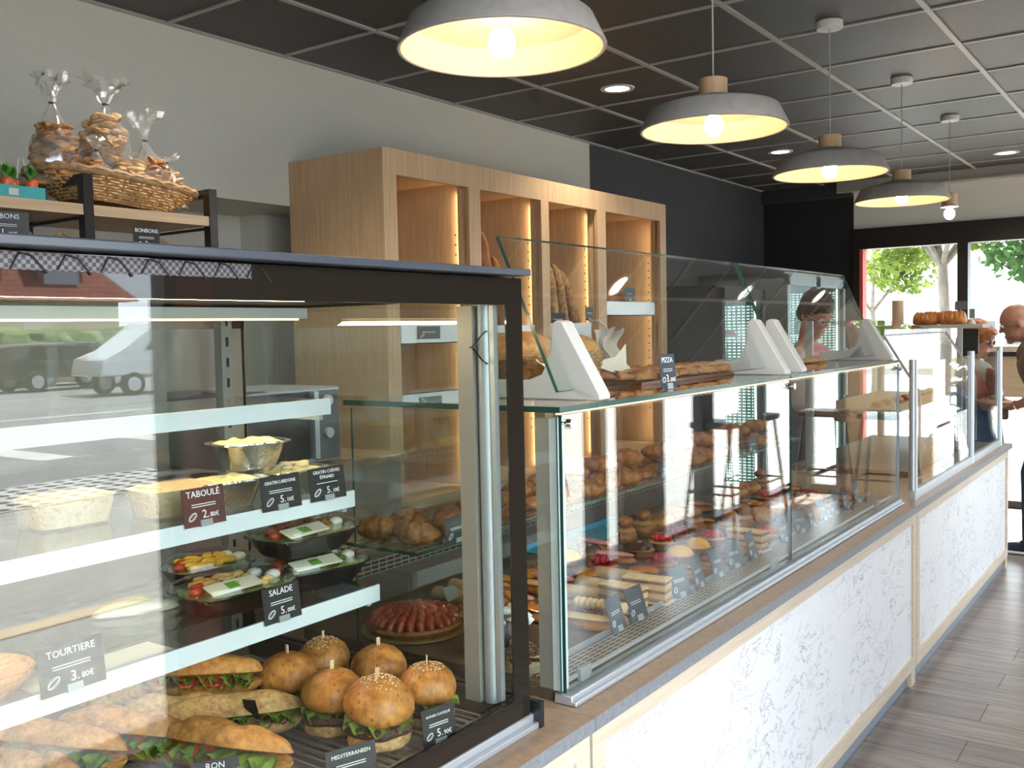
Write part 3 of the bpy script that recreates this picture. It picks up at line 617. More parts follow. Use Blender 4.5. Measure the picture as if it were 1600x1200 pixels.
# ------------------------------------------------------------------ price cards
CARD = mat('black_card', (.012, .013, .015), .5); CARDB = mat('slate_card', (.025, .035, .048), .5); CARDR = mat('brown_card', (.07, .022, .02), .5)
INK = mat('white_ink', (.85, .85, .82), .6); CLIP = mat('grey_clip', (.30, .31, .32), .3)
def card(lab, loc, rz, title, price, w=.092, h=.062, tilt=-.12, m=CARD, icon=True, small=True, fine=None, t2=None, cat='price card', clip=True):
    """front faces local -Y; bottom edge at loc"""
    t = thing('price_card', lab, cat, (0, 0, 0)); th = .0012
    MB().box((-w/2, -th/2, 0), (w/2, th/2, h)).build('plate', m, t)
    rot = (R(90), 0, 0); y = -th/2-.0004
    if title:
        ts = min(h*.24, w*1.30/max(4, len(title)))
        text(title, ts, t, (0, y, h*(.76 if not t2 else .82)), rot, INK)
        if t2: text(t2, ts, t, (0, y, h*.66), rot, INK)
    if price:
        a, c_ = price.split('.')
        text(a+'.', h*.30, t, (w*.10, y, h*.20), rot, INK, 'RIGHT', 'price'); text(c_+'€', h*.17, t, (w*.12, y, h*.20), rot, INK, 'LEFT', 'price')
    g = MB()
    if small:
        for zz in ((.56, .50) if not t2 else (.52,)): g.box((-w*.30, y-.0002, h*zz), (w*.28, y+.0002, h*zz+.0012))
    if icon:
        c0 = Vector((-w*.30, y, h*.26)); ax = Vector((cos(.6), 0, sin(.6))); ay = Vector((-sin(.6), 0, cos(.6)))
        for s_ in (1, .55): g.tube([c0+ax*cos(a)*w*.11+ay*sin(a)*h*.075*s_ for a in [k*pi/8 for k in range(17)]], .0005, 4, cap=False)
    if g.v: g.build('printed_marks', INK, t)
    if clip: MB().box((-.012, -.004, -.001), (.012, .006, h*.16)).build('clip', CLIP, t)
    place(t, loc, rz, tilt); return t
F = R(90)   # facing the customer
card('brown card reading TABOULÉ 2.80€ clipped to the middle rail', (-1.396, 1.036, 1.178), F, 'TABOULÉ', '2.80', .085, .066, m=CARDR)
card('black card reading GRATIN LARDONS 5.10€ before a foil tray', (-1.396, 1.207, 1.178), F, 'GRATIN LARDONS', '5.10', .094, .064)
card('black card reading GRATIN CHÈVRE ÉPINARD 5.10€ at the shelf end', (-1.396, 1.325, 1.178), F, 'GRATIN CHÈVRE', '5.10', .094, .064, t2='ÉPINARD')
card('black card reading SALADE 5.00€ on the lowest rail', (-1.334, 1.147, .992), F, 'SALADE', '5.00', .085, .064)
card('grey card reading TOURTIERE 3.80€ on the lowest rail', (-1.334, .752, .992), F, 'TOURTIERE', '3.80', .10, .07)
card('black card reading BURGER CLASSIQUE 5.90€ on the wire grate', (-1.052, 1.238, .801), R(78), 'BURGER CLASSIQUE', '5.90', .070, .062, fine=1)
card('black card ending MEDITERRANEEN before the sesame burger', (-1.068, 1.045, .801), R(70), 'MEDITERRANEEN', None, .085, .060)
card('small dark folded card standing among the baguettes', (-1.335, 1.075, .83), R(20), None, None, .025, .05, .35, icon=False, small=False)
card('black card ending RON in a pale frame by the lettuce', (-1.22, .905, .80), R(55), 'RON', None, .07, .055, small=False, icon=False)
card('black chalk sign reading BONBONS 1.00€, cut by the photo edge', (-2.487, 1.265, 1.757), F-.25, 'BONBONS', '1.00', .13, .075, .0, clip=False)
card('small black chalk sign reading BONBONS 2.00€ on the rack', (-2.487, 1.68, 1.755), F, 'BONBONS', '2.00', .085, .068, .0, clip=False)
for y, q in ((1.36, 'beside the one euro sign'), (1.47, 'at the middle rack upright'), (1.78, 'beside the two euro sign')):
    wicker('handled_basket', -2.56, y, 1.6855, .045, .028, .06, 'small wicker basket with loop handle '+q, 'basket', 1.2, 24, 6, True, 'small baskets on the lower rack shelf')
# ------------------------------------------------------------------ sandwiches and burgers
CRUST = mat('baguette_crust', (.66, .32, .08), .55, nscale=14, col2=(.50, .20, .05), bump=.4, bscale=90, lo=.3, hi=.7, fine=70)
BUN = mat('burger_bun', (.62, .30, .07), .42, nscale=14, col2=(.46, .17, .03), bump=.25, bscale=80, fine=60, spots=(70, .13, (.55, .35, .2)), lo=.3, hi=.75)
CRUMB = mat('bread_crumb', (.78, .60, .38), .8, nscale=40, col2=(.62, .44, .25)); FLOUR = mat('floured_roll', (.62, .38, .16), .7, nscale=30, col2=(.50, .29, .11), bump=.4, bscale=110, fine=110)
LET = mat('lettuce', (.24, .33, .04), .5, nscale=30, col2=(.05, .12, .012), lo=.3, hi=.7); TOM = mat('tomato', (.50, .03, .015), .3, nscale=30, col2=(.62, .12, .05)); HAM = mat('ham', (.62, .25, .18), .5, nscale=18, col2=(.50, .14, .10))
PATTY = mat('patty', (.10, .035, .015), .7, nscale=60, col2=(.05, .02, .01), bump=.5, bscale=100); CHED = mat('cheddar', (.75, .28, .03), .4); SES = mat('sesame', (.75, .58, .33), .6); PICK = mat('wooden_pick', (.70, .52, .30), .7)
def ruffle_strip(L, w, h, seed=0, waves=9, z=0, y=0):
    g = MB()
    for lay in range(3):
        g.grid(lambda u, v: Vector(((u-.5)*L, y-w*(v-.2)+.006*sin(u*waves*3+lay*2+seed)*v, z+lay*h*.35+h*.8*v*(sin(u*waves*6.28+seed+lay*1.7)*.5+.35*sin(u*23+lay))+.003*noise.noise((u*30, v*8, seed+lay)))), 70, 6)
    return g
def sandwich(kind, seed):
    t = thing('baguette_sandwich', '', 'sandwich', (0, 0, 0), 0, 'filled baguettes on the wire grate')
    L, w, h = .215, .062, .056; cm = {'crust': CRUST, 'flour': FLOUR}[kind[0]]
    g = MB(); g.loft(L, w, h, 22, 30, 2.6, half='b', amp=.12, freq=22, seed=seed, z0=h*.40); g.build('bread_bottom', cm, t)
    g = MB(); g.loft(L*.99, w*1.02, h*1.15, 22, 36, 2.8, half='t', amp=.22, freq=24, seed=seed+3, z0=0, cuts=0 if kind[0] == 'flour' else 2.2, M=Matrix.Translation((0, .006, h*.60)) @ Matrix.Rotation(-kind[1], 4, 'X')); g.build('bread_top', cm, t)
    o = ruffle_strip(L*.86, .030, .014, seed, 9, h*.44, -.014).build('lettuce', LET, t)
    for k in range(kind[2]):
        M = Matrix.Translation((-L*.3+k*L*.22, -.020, h*.50)) @ Matrix.Rotation(.25, 4, 'X'); MB().lathe([(0, 0), (.018, 0), (.019, .002), (.018, .004), (0, .004)], seg=16, M=M).build('tomato_slice', TOM, t)
    if kind[3]:
        g = MB(); g.grid(lambda u, v: Vector(((u-.5)*L*.8, -.012-.022*v, h*.47+.006*sin(u*21+seed)*v+.004)), 40, 4); g.build('ham_slice', HAM, t)
    return t
def sand(kind, seed, a, b_, z, lab, tilt=0, sc=1):
    t = sandwich(kind, seed); a = Vector(a); b_ = Vector(b_); d = b_-a
    place(t, ((a.x+b_.x)/2, (a.y+b_.y)/2, z), math.atan2(d.y, d.x)); L = d.length/.215*sc; t.scale = (L, 1.0, 1.18); t.rotation_euler[0] = tilt; t['label'] = lab; return t
zg = .8005
# x axis runs roughly away from the window side; opening (-y local) faces the customer
sand(('flour', .18, 2, 1), 2, (-1.65, .93), (-1.50, 1.08), zg, 'pale floured baguette under the ham baguette, at the back')
sand(('flour', .15, 0, 1), 3, (-1.53, .93), (-1.36, 1.07), zg+.002, 'floured baguette with lettuce, middle of the pale ones')
sand(('crust', .25, 3, 1), 1, (-1.575, 1.005), (-1.40, 1.150), zg+.045, 'golden ham baguette lying on top of the others at the back')
sand(('flour', .20, 0, 1), 4, (-1.455, .955), (-1.30, 1.15), zg, 'long pale baguette with chicken beside the nearest bun', sc=1.05)
sand(('crust', .45, 3, 0), 5, (-1.58, .86), (-1.33, .95), zg+.01, 'golden baguette with tomato and lettuce behind the RON card', .2)
sand(('crust', .50, 2, 0), 6, (-1.64, .76), (-1.38, .86), zg+.01, 'wide open baguette full of curly lettuce at the case edge', .2)
sand(('crust', .50, 2, 0), 7, (-1.40, .93), (-1.15, 1.0), zg+.01, 'open baguette spilling lettuce before the RON card', .25)
sand(('crust', .35, 0, 0), 8, (-1.55, .70), (-1.36, .77), zg, 'dark crusted baguette cut off by the photo corner', .1)
def burger(seed, ses=False, wob=.06, lean=0):
    t = thing('burger', '', 'burger', (0, 0, 0), 0, 'burgers with wooden picks'); r = .052
    g = MB(); g.lathe([(0, 0), (r*.80, 0), (r*.95, .006), (r*.97, .014), (r*.9, .020), (0, .021)], seg=32, wob=.10, seed=seed); g.build('bun_bottom', FLOUR, t)
    g = MB(); g.lathe([(0, .020), (r*.95, .020), (r*1.0, .026), (r*.95, .033), (0, .034)], seg=36, wob=.14, seed=seed+9); g.build('patty', PATTY, t)
    g = MB(); g.add([(r*1.05*cos(a)*(1 if k % 2 else .72), r*1.05*sin(a)*(1 if k % 2 else .72), .0345-(.006 if k % 2 else 0)) for k, a in enumerate([pi/4*j+seed for j in range(8)])], [tuple(range(8))]); g.build('cheese', CHED, t)
    g = MB()
    def lf(u, v): a = u*2*pi; rr = r*(.55+.50*v+.05*sin(a*5+seed)); return Vector((rr*cos(a), rr*sin(a), .037+.006*v*sin(a*9+seed*2)+.003*sin(a*17)-.004*v))
    g.grid(lf, 80, 4); g.build('lettuce', LET, t)
    g = MB(); M = Matrix.Translation((0, 0, .038)) @ Matrix.Rotation(lean, 4, 'Y')
    prof = [(0, 0), (r*.85, .000), (r*1.0, .006), (r*1.06, .014), (r*1.04, .024), (r*.92, .036), (r*.70, .046), (r*.4, .0525), (r*.15, .0545), (0, .055)]
    g.lathe(prof, seg=36, wob=wob, M=M, seed=seed+4); g.build('bun_top', BUN if not ses else BUN, t)
    if ses:
        g = MB(); rd = random.Random(seed)
        for k in range(110):
            a = rd.random()*6.28; q = math.sqrt(rd.random())*.62
            zz = .0562-.0095*(q/.7)**2; Mx = M @ Matrix.Translation((r*q*cos(a), r*q*sin(a), zz)) @ Matrix.Rotation(rd.random()*6, 4, 'Z'); g.blob((0, 0, 0), (.0019, .0011, .0008), 6, 4, M=Mx)
        o = g.build('sesame_seeds', SES, t); o['kind'] = 'stuff'
    MB().box((-.0035, -.001, .06), (.0035, .001, .106)).build('pick', PICK, t)
    return t
for k, (x, y, rz, ses, sc, lab) in enumerate([(-1.140, 1.180, .3, True, 1.08, 'sesame seeded burger nearest the glass, in front'), (-1.250, 1.180, 1.2, False, 1.02, 'plain bun burger with dark patty just behind the sesame one'),
    (-1.132, 1.300, 2.2, True, .98, 'burger beside the BURGER CLASSIQUE card'), (-1.390, 1.200, 3.0, False, 1.0, 'orange bun burger touching the ham baguette'),
    (-1.280, 1.330, 4.1, False, .98, 'smooth bun burger at the back, before the red tart'), (-1.410, 1.310, 5.0, True, .95, 'burger at the grate corner showing ham and lettuce')]):
    t = burger(k+1, ses, lean=.10 if k in (0, 5) else .03); place(t, (x, y, zg), rz); t.scale = (sc, sc, sc*1.16); t['label'] = lab
# ------------------------------------------------------------------ foil trays, tubs, salads in the black framed case
FOIL = mat('aluminium_foil', (.80, .78, .72), .25, 1.0, bump=.25, bscale=70); GRAT = mat('gratin_cheese', (.80, .58, .20), .6, nscale=30, col2=(.85, .72, .42), bump=.5, bscale=60)
def foil_tray(cx, cy_, z, rz, lab, top=GRAT, lumps=0):
    t = thing('foil_tray', lab, 'foil tray', (0, 0, 0), 0, 'foil trays of gratin'); a0, b0, a1, b1, h = .048, .034, .066, .050, .052
    g = MB()
    def rr(a, bb, z_, n=60, rib=0):
        out = []
        for k in range(n):
            th = 2*pi*k/n; s = 1/(abs(cos(th))**5+abs(sin(th))**5)**.2; q = 1+rib*(1 if k % 2 else -1); out.append(Vector((a*s*cos(th)*q, bb*s*sin(th)*q, z_)))
        return out
    g.rings([rr(a0*.98, b0*.98, 0, 60, 0), rr(a0, b0, .003, 60, .012), rr(a1*.97, b1*.97, h-.003, 60, .012), rr(a1, b1, h, 60), rr(a1+.008, b1+.008, h+.001, 60, .008), rr(a1+.009, b1+.009, h-.002, 60)], cap=False)
    g.add(rr(a0, b0, .0005), [tuple(range(60))]); g.build('foil_body', FOIL, t)
    g = MB(); g.grid(lambda u, v: Vector(((u-.5)*2*a1*.93, (v-.5)*2*b1*.93, h-.004+.014*(1-(2*u-1)**4)*(1-(2*v-1)**4)*(.6+.8*noise.noise((u*5+cx*9, v*4, cy_*7))))), 24, 18); g.build('gratin', top, t)
    if lumps:
        g = MB(); rd = random.Random(lumps)
        for k in range(12): g.blob((rd.uniform(-.045, .045), rd.uniform(-.03, .03), h+.006), (.013, .010, .005), 12, 7, .2, 2, k)
        g.build('potato_slices', mat('cream_slice', (.82, .66, .40), .5), t)
    place(t, (cx, cy_, z), rz); return t
zs2 = 1.1825; zs3 = .9975
foil_tray(-1.50, 1.155, zs2, 1.45, 'foil tray of cheese gratin behind the LARDONS card')
foil_tray(-1.50, 1.315, zs2, 1.7, 'foil tray topped with potato slices behind the CHÈVRE card', lumps=3)
foil_tray(-1.535, 1.245, zs2+.060, 1.35, 'foil tray stacked on top of the other two')
TUBM = mat('taboule_grain', (.62, .50, .30), .7, nscale=120, col2=(.60, .34, .18), bump=.5, bscale=150, lo=.3, hi=.45)
def tub(cx, cy_, lab):
    t = thing('plastic_tub', lab, 'tub', (0, 0, 0), 0, 'clear tubs of taboulé')
    def q(a, b_, z, n=40):
        return [Vector((a*cos(2*pi*k/n)/(abs(cos(2*pi*k/n))**6+abs(sin(2*pi*k/n))**6)**(1/6), b_*sin(2*pi*k/n)/(abs(cos(2*pi*k/n))**6+abs(sin(2*pi*k/n))**6)**(1/6), z)) for k in range(n)]
    g = MB(); g.rings([q(.058, .044, 0), q(.068, .052, .048), q(.074, .058, .049), q(.074, .058, .056), q(.055, .042, .058)], cap=True); g.build('clear_box', GP, t)
    g = MB(); g.rings([q(.055, .041, .003), q(.064, .049, .040), q(.05, .04, .044)]); g.build('taboule', TUBM, t)
    place(t, (cx, cy_, zs2), 1.5); t.scale = (1.12, 1.12, 1.25); return t
tub(-1.60, .90, 'clear tub of taboulé, far from the brown card'); tub(-1.52, 1.060, 'clear tub of taboulé right behind the brown card')
YEL = mat('egg_yellow', (.85, .52, .06), .5); WHI = mat('egg_white', (.85, .83, .78), .5); PASTA = mat('potato_chunks', (.85, .62, .25), .5, nscale=20, col2=(.8, .45, .12)); DKP = mat('black_plastic', (.010, .011, .012), .18)
NAP = mat('napkin_paper', (.76, .70, .58), .6); GREEN = mat('green_logo', (.12, .38, .05), .5); OLV = mat('olive', (.09, .13, .02), .35)
def salad(cx, cy_, z, rz, lab, seed=0, main=PASTA, sachet=True, sx=.112, sy=.075, lid=True):
    t = thing('salad_box', lab, 'salad box', (0, 0, 0), 0, 'salads in black boxes')
    def q(a, b_, z_, n=36, p=4): return [Vector((a*cos(2*pi*k/n)/(abs(cos(2*pi*k/n))**p+abs(sin(2*pi*k/n))**p)**(1/p), b_*sin(2*pi*k/n)/(abs(cos(2*pi*k/n))**p+abs(sin(2*pi*k/n))**p)**(1/p), z_)) for k in range(n)]
    g = MB(); g.rings([q(sx*.72, sy*.72, 0), q(sx*.78, sy*.78, .008), q(sx*.97, sy*.97, .036), q(sx*1.02, sy*1.02, .038), q(sx*1.02, sy*1.02, .041), q(sx*.95, sy*.95, .039), q(sx*.74, sy*.74, .010)], cap=True); g.build('black_base', DKP, t)
    rd = random.Random(seed)
    g = MB(); g.grid(lambda u, v: Vector(((u-.5)*sx*1.7, (v-.5)*sy*1.7, .034+.012*noise.noise((u*9, v*8, seed))+.004*sin(u*40+seed)*sin(v*34))), 34, 26); g.build('salad_leaves', mat('pale_lettuce', (.42, .48, .08), .45, nscale=40, col2=(.16, .26, .03)), t)
    g = MB()
    for k in range(46): g.blob((rd.uniform(-.6, .45)*sx, rd.uniform(-.6, .6)*sy, .044+rd.random()*.008), (.012, .008, .006), 9, 6, .25, 3, k, Matrix.Rotation(0, 4, 'Z'))
    o = g.build('chunks', main, t); o['kind'] = 'stuff'
    for k in range(2): MB().blob((sx*(.55+.15*k), sy*(.35-.5*k), .046), (.016, .013, .010), 14, 9).build('egg_half', WHI, t)
    for k in range(2): MB().blob((-sx*.75+k*.02, -sy*.2+k*.03, .046), (.014, .012, .009), 12, 8).build('tomato_wedge', TOM, t)
    if sachet:
        M = Matrix.Translation((-.01+sx*.1*seed % .03, -sy*.60, .052)) @ Matrix.Rotation(.1, 4, 'Z') @ Matrix.Rotation(.35, 4, 'X')
        o = MB().box((-.085, -.017, -.001), (.025, .017, .002), M=M).build('cutlery_sachet', NAP, t, bevel=.001); MB().box((-.045, -.010, .002), (-.02, .010, .0024), M=M).build('green_print', GREEN, o)
    if lid: g = MB(); g.rings([q(sx, sy, .042), q(sx*.95, sy*.95, .054), q(sx*.7, sy*.7, .064)], cap=True); g.build('clear_lid', GP, t)
    place(t, (cx, cy_, z), rz); return t
GRR = mat('green_red_mix', (.30, .32, .06), .5, nscale=20, col2=(.45, .05, .02))
salad(-1.475, 1.150, zs3, 1.45, 'black salad box with yellow chunks behind the SALADE card', 1)
salad(-1.475, 1.345, zs3, 1.35, 'lower salad box of the stack at the shelf end', 2, OLV)
salad(-1.485, 1.335, zs3+.068, 1.55, 'upper salad box with lettuce and egg, on the stack', 3, GRR)
salad(-1.655, 1.230, zs3, 1.4, 'black salad box behind, with a yellow dressing pot', 4, YEL, False, .09, .06)
t = thing('wrapped_sandwich', 'white paper wrapped sandwich pack with green label on the lowest shelf', 'sandwich', (-1.60, 1.03, zs3))
g = MB(); g.loft(.16, .06, .03, 16, 16, 3, amp=.3, freq=30, seed=4, M=Matrix.Translation((-1.60, 1.03, zs3)) @ Matrix.Rotation(1.2, 4, 'Z')); g.build('wrapper', NAP, t)
MB().box((-.02, -.012, 0), (.02, .012, .001), M=Matrix.Translation((-1.588, 1.03, zs3+.027)) @ Matrix.Rotation(1.2, 4, 'Z') @ Matrix.Rotation(-.3, 4, 'X')).build('green_label', GREEN, t)
# quiches by the TOURTIERE card
def quiche(cx, cy_, z, r, lab, c2=HAM):
    t = thing('quiche', lab, 'quiche', (cx, cy_, z), 0, 'quiches on the lowest shelf')
    g = MB(); g.lathe([(0, 0), (r*.85, 0), (r, .022), (r*.97, .026), (r*.9, .020), (0, .019)], c=(cx, cy_, z), seg=40, wob=.03); g.build('pastry_crust', CRUST, t)
    g = MB(); g.grid(lambda u, v: Vector((cx+(u)*r*.9*cos(v*2*pi), cy_+u*r*.9*sin(v*2*pi), z+.021+.005*noise.noise((u*4*cos(v*6.28), u*4*sin(v*6.28), cx*9)))), 8, 36); g.build('filling', mat('quiche_filling', (.62, .36, .16), .6, nscale=22, col2=(.60, .20, .12), bump=.3, bscale=70), t)
    return t
quiche(-1.45, .66, zs3, .085, 'round open quiche with ham filling left of the TOURTIERE card'); quiche(-1.66, .62, zs3, .07, 'smaller yellow quiche behind the ham one', YEL)
MB_ = MB(); MB_.box((-1.42, .70, zs3), (-1.345, .93, zs3+.002)); tag(MB_.build('cake_board', WHITEP), 'flat white tray standing behind the TOURTIERE card', 'tray')
# ------------------------------------------------------------------ pastry case content
zd = .7835
GLZ = mat('apricot_glaze', (.60, .21, .02), .15, nscale=20, col2=(.50, .16, .03)); CHOC = mat('chocolate', (.07, .026, .013), .3); COF = mat('coffee_icing', (.50, .27, .12), .25); MER = mat('meringue', (.74, .58, .36), .6, nscale=40, col2=(.60, .38, .17)); PNK = mat('pink_icing', (.62, .25, .25), .3)
RAS = mat('raspberry', (.45, .02, .03), .35, nscale=60, col2=(.25, .005, .015), bump=.6, bscale=90); CRM = mat('pastry_cream', (.60, .42, .21), .5); PUFF = mat('puff_pastry', (.46, .19, .045), .4, nscale=26, col2=(.20, .055, .012), bump=.5, bscale=80, fine=80); LEM = mat('lemon_glaze', (.78, .38, .01), .12); NUT = mat('nut_crumble', (.60, .32, .14), .7, nscale=60, col2=(.32, .12, .04), bump=.8, bscale=90)
PAPER = mat('pastry_paper', (.70, .66, .58), .6); BERRY = mat('red_berry', (.55, .01, .01), .12)
t = thing('fruit_tart', 'large red strawberry tart on a board behind the burgers', 'tart', (-1.575, 1.75, zd))
cx, cy_ = -1.56, 1.752
MB().lathe([(0, 0), (.132, 0), (.132, .003), (0, .003)], c=(cx, cy_, zd), seg=40).build('gold_board', mat('gold_board', (.62, .42, .18), .3, .6), t)
MB().lathe([(0, .003), (.112, .003), (.122, .016), (.117, .022), (0, .018)], c=(cx, cy_, zd), seg=40, wob=.02).build('tart_shell', PUFF, t)
STR = mat('strawberry', (.33, .018, .012), .15, nscale=40, col2=(.55, .12, .06), lo=.25, hi=.6, coat=.6)
g = MB(); rd = random.Random(5)
for ring_, n_ in ((.098, 26), (.074, 20), (.048, 14), (.02, 7)):
    for k in range(n_):
        a = 2*pi*k/n_; M = Matrix.Translation((cx+ring_*cos(a), cy_+ring_*sin(a), zd+.028+(.11-ring_)*.16)) @ Matrix.Rotation(a, 4, 'Z') @ Matrix.Rotation(.65, 4, 'Y') @ Matrix.Rotation(.35, 4, 'X'); g.blob((0, 0, 0), (.021, .010, .012), 10, 7, M=M)
o = g.build('strawberry_slices', STR, t); o['kind'] = 'stuff'
M = Matrix.Translation((cx+.055, cy_+.06, zd+.055)) @ Matrix.Rotation(.5, 4, 'Z') @ Matrix.Rotation(-.3, 4, 'X')
g = MB(); g.add([(0, -.001, 0), (.026, -.001, .012), (.024, -.001, .034), (.010, -.001, .042), (-.014, -.001, .034)], [(0, 1, 2, 3, 4), (4, 3, 2, 1, 0)], M=M); g.build('paper_tag', WHITEP, t)
def cake(cx, cy_, r, h, side, top, lab, flakes=False):
    t = thing('layer_cake', lab, 'cake', (cx, cy_, zd), 0, 'round cakes at the case end')
    MB().lathe([(0, 0), (r+.012, 0), (r+.012, .003), (0, .003)], c=(cx, cy_, zd), seg=32).build('gold_board', MAT['gold_board'], t)
    MB().lathe([(0, .003), (r*.95, .003), (r, .01), (r, h-.008), (r*.92, h), (0, h)], c=(cx, cy_, zd), seg=32, wob=.06).build('cake_body', side, t)
    g = MB(); rd = random.Random(int(r*999))
    for k in range(170 if flakes else 30):
        a = rd.random()*6.28; q = rd.random(); up_ = rd.random() < .5
        p = (cx+r*math.sqrt(q)*cos(a), cy_+r*math.sqrt(q)*sin(a), zd+h) if up_ else (cx+r*1.01*cos(a), cy_+r*1.01*sin(a), zd+.02+q*(h-.02))
        g.blob((0, 0, 0), (.011, .003, .0022) if flakes else (.02, .013, .008), 6, 4, M=Matrix.Translation(p) @ Matrix.Rotation(rd.random()*6, 4, 'Z') @ Matrix.Rotation(rd.random()*2, 4, 'X'))
    o = g.build('topping', top, t); o['kind'] = 'stuff'; return t
cake(-1.41, 1.86, .065, .085, PUFF, GLZ, 'tall round cake covered in glazed apricots')
cake(-1.285, 1.735, .062, .075, CHOC, WHI, 'dark round cake covered in white flakes')
cake(-1.175, 1.665, .040, .035, CRM, CHOC, 'small cream cake with dark chips beside the end plate', True)
# pastry kinds, local origin at the base
def P_(name, cat): return thing(name, '', cat, (0, 0, 0))
def eclair(ic, name='eclair', chips=False):
    t = P_(name, 'eclair'); MB().loft(.135, .036, .032, 16, 20, 3.5, amp=.08, freq=25).build('choux_shell', PUFF, t)
    MB().loft(.122, .030, .014, 14, 18, 3.5, flat=.2, M=Matrix.Translation((0, 0, .021))).build('icing', ic, t)
    if chips:
        g = MB(); rd = random.Random(4)
        for k in range(60): g.blob((rd.uniform(-.05, .05), rd.uniform(-.012, .012), .036), (.0016, .0012, .0012), 5, 4)
        o = g.build('chocolate_chips', CHOC, t); o['kind'] = 'stuff'
    return t
def merin():
    t = P_('meringue_eclair', 'eclair'); MB().loft(.135, .038, .030, 16, 20, 3.5, amp=.08, freq=25).build('choux_shell', PUFF, t); g = MB()
    for k in range(9): g.blob((-.056+.014*k, 0, .032), (.0095, .017, .012), 12, 8, .15, 3, k)
    g.build('piped_meringue', MER, t); return t
def tartlet(fill, name='tartlet', dome=None, berries=None, paper=True):
    t = P_(name, 'tartlet'); MB().lathe([(0, 0), (.030, 0), (.040, .018), (.038, .020), (.034, .015), (0, .015)], seg=26, wob=.03).build('tart_shell', PUFF, t)
    if dome: MB().lathe([(.036, .015), (.034, .024), (.026, .034), (.012, .040), (0, .041)], seg=22).build('dome', dome, t)
    else: MB().lathe([(.035, .015), (.028, .021), (.012, .024), (0, .024)], seg=22, wob=.1).build('filling', fill, t)
    if berries:
        g = MB(); rd = random.Random(2)
        for k in range(16): a = k*2.4; q = math.sqrt(k/16)*.028; g.blob((q*cos(a), q*sin(a), .030), .0075, 8, 6)
        o = g.build('berries', berries, t); o['kind'] = 'stuff'
    return t
def slice_():
    t = P_('cream_slice', 'cream slice'); g = MB()
    for z in (.002, .022, .042): g.box((-.055, -.022, z), (.055, .022, z+.008))
    g.build('puff_layers', PUFF, t, bevel=.002); g = MB(); g.box((-.053, -.020, .010), (.053, .020, .022)); g.box((-.053, -.020, .030), (.053, .020, .042)); g.build('cream_layers', CRM, t)
    MB().box((-.055, -.022, .050), (.055, .022, .053)).build('icing', MER, t); MB().box((-.068, -.030, 0), (.062, .030, .0015)).build('paper', PAPER, t); return t
def boat(): 
    t = P_('almond_boat', 'pastry'); MB().loft(.105, .052, .030, 16, 18, 2.0, amp=.06, freq=20).build('pastry_shell', PUFF, t); MB().loft(.09, .042, .012, 14, 16, 2.0, amp=.3, freq=60, flat=.2, M=Matrix.Translation((0, 0, .022))).build('glaze', GLZ, t); return t
def roll(m1=CRM):
    t = P_('cream_roll', 'pastry'); g = MB(); g.tube([(-.06+.01*k, 0, .0185) for k in range(13)], [.0165+.001*(k % 2) for k in range(13)], 16); g.build('rolled_biscuit', m1, t); return t
def choux():
    t = P_('choux_stack', 'choux bun'); MB().blob((0, 0, .022), (.033, .033, .022), 18, 12, .1, 3).build('lower_bun', PUFF, t); MB().lathe([(.028, .036), (.030, .040), (.022, .046), (0, .047)], seg=18).build('icing', COF, t); MB().blob((0, 0, .062), (.022, .022, .018), 16, 10, .1, 3, 2).build('upper_bun', PUFF, t); return t
def bun():
    t = P_('round_bun', 'bun'); MB().blob((0, 0, .024), (.042, .042, .028), 20, 12, .05, 2, flat=.8).build('bun', BUN, t); MB().lathe([(0, .0005), (.045, .0005), (.046, .003), (.044, .003)], seg=20).build('paper', PAPER, t); return t
kinds = {'meringue éclair': merin, 'chocolate chip éclair': lambda: eclair(CRM, chips=True), 'apricot boat': boat, 'pale cream roll': roll, 'chocolate roll': lambda: roll(CHOC), 'layered cream slice': slice_,
    'apricot tartlet': lambda: tartlet(GLZ), 'nut crumble tartlet': lambda: tartlet(NUT, 'nut_tartlet'), 'raspberry tartlet': lambda: tartlet(RAS, 'raspberry_tartlet', berries=RAS), 'yellow domed tartlet': lambda: tartlet(None, 'lemon_tartlet', dome=LEM),
    'chocolate domed tartlet': lambda: tartlet(None, 'chocolate_tartlet', dome=CHOC), 'red berry tartlet': lambda: tartlet(CRM, 'berry_tartlet', berries=BERRY), 'pink iced éclair': lambda: eclair(PNK, 'pink_eclair'), 'coffee iced éclair': lambda: eclair(COF, 'coffee_eclair'),
    'double choux bun': choux, 'round golden bun': bun}
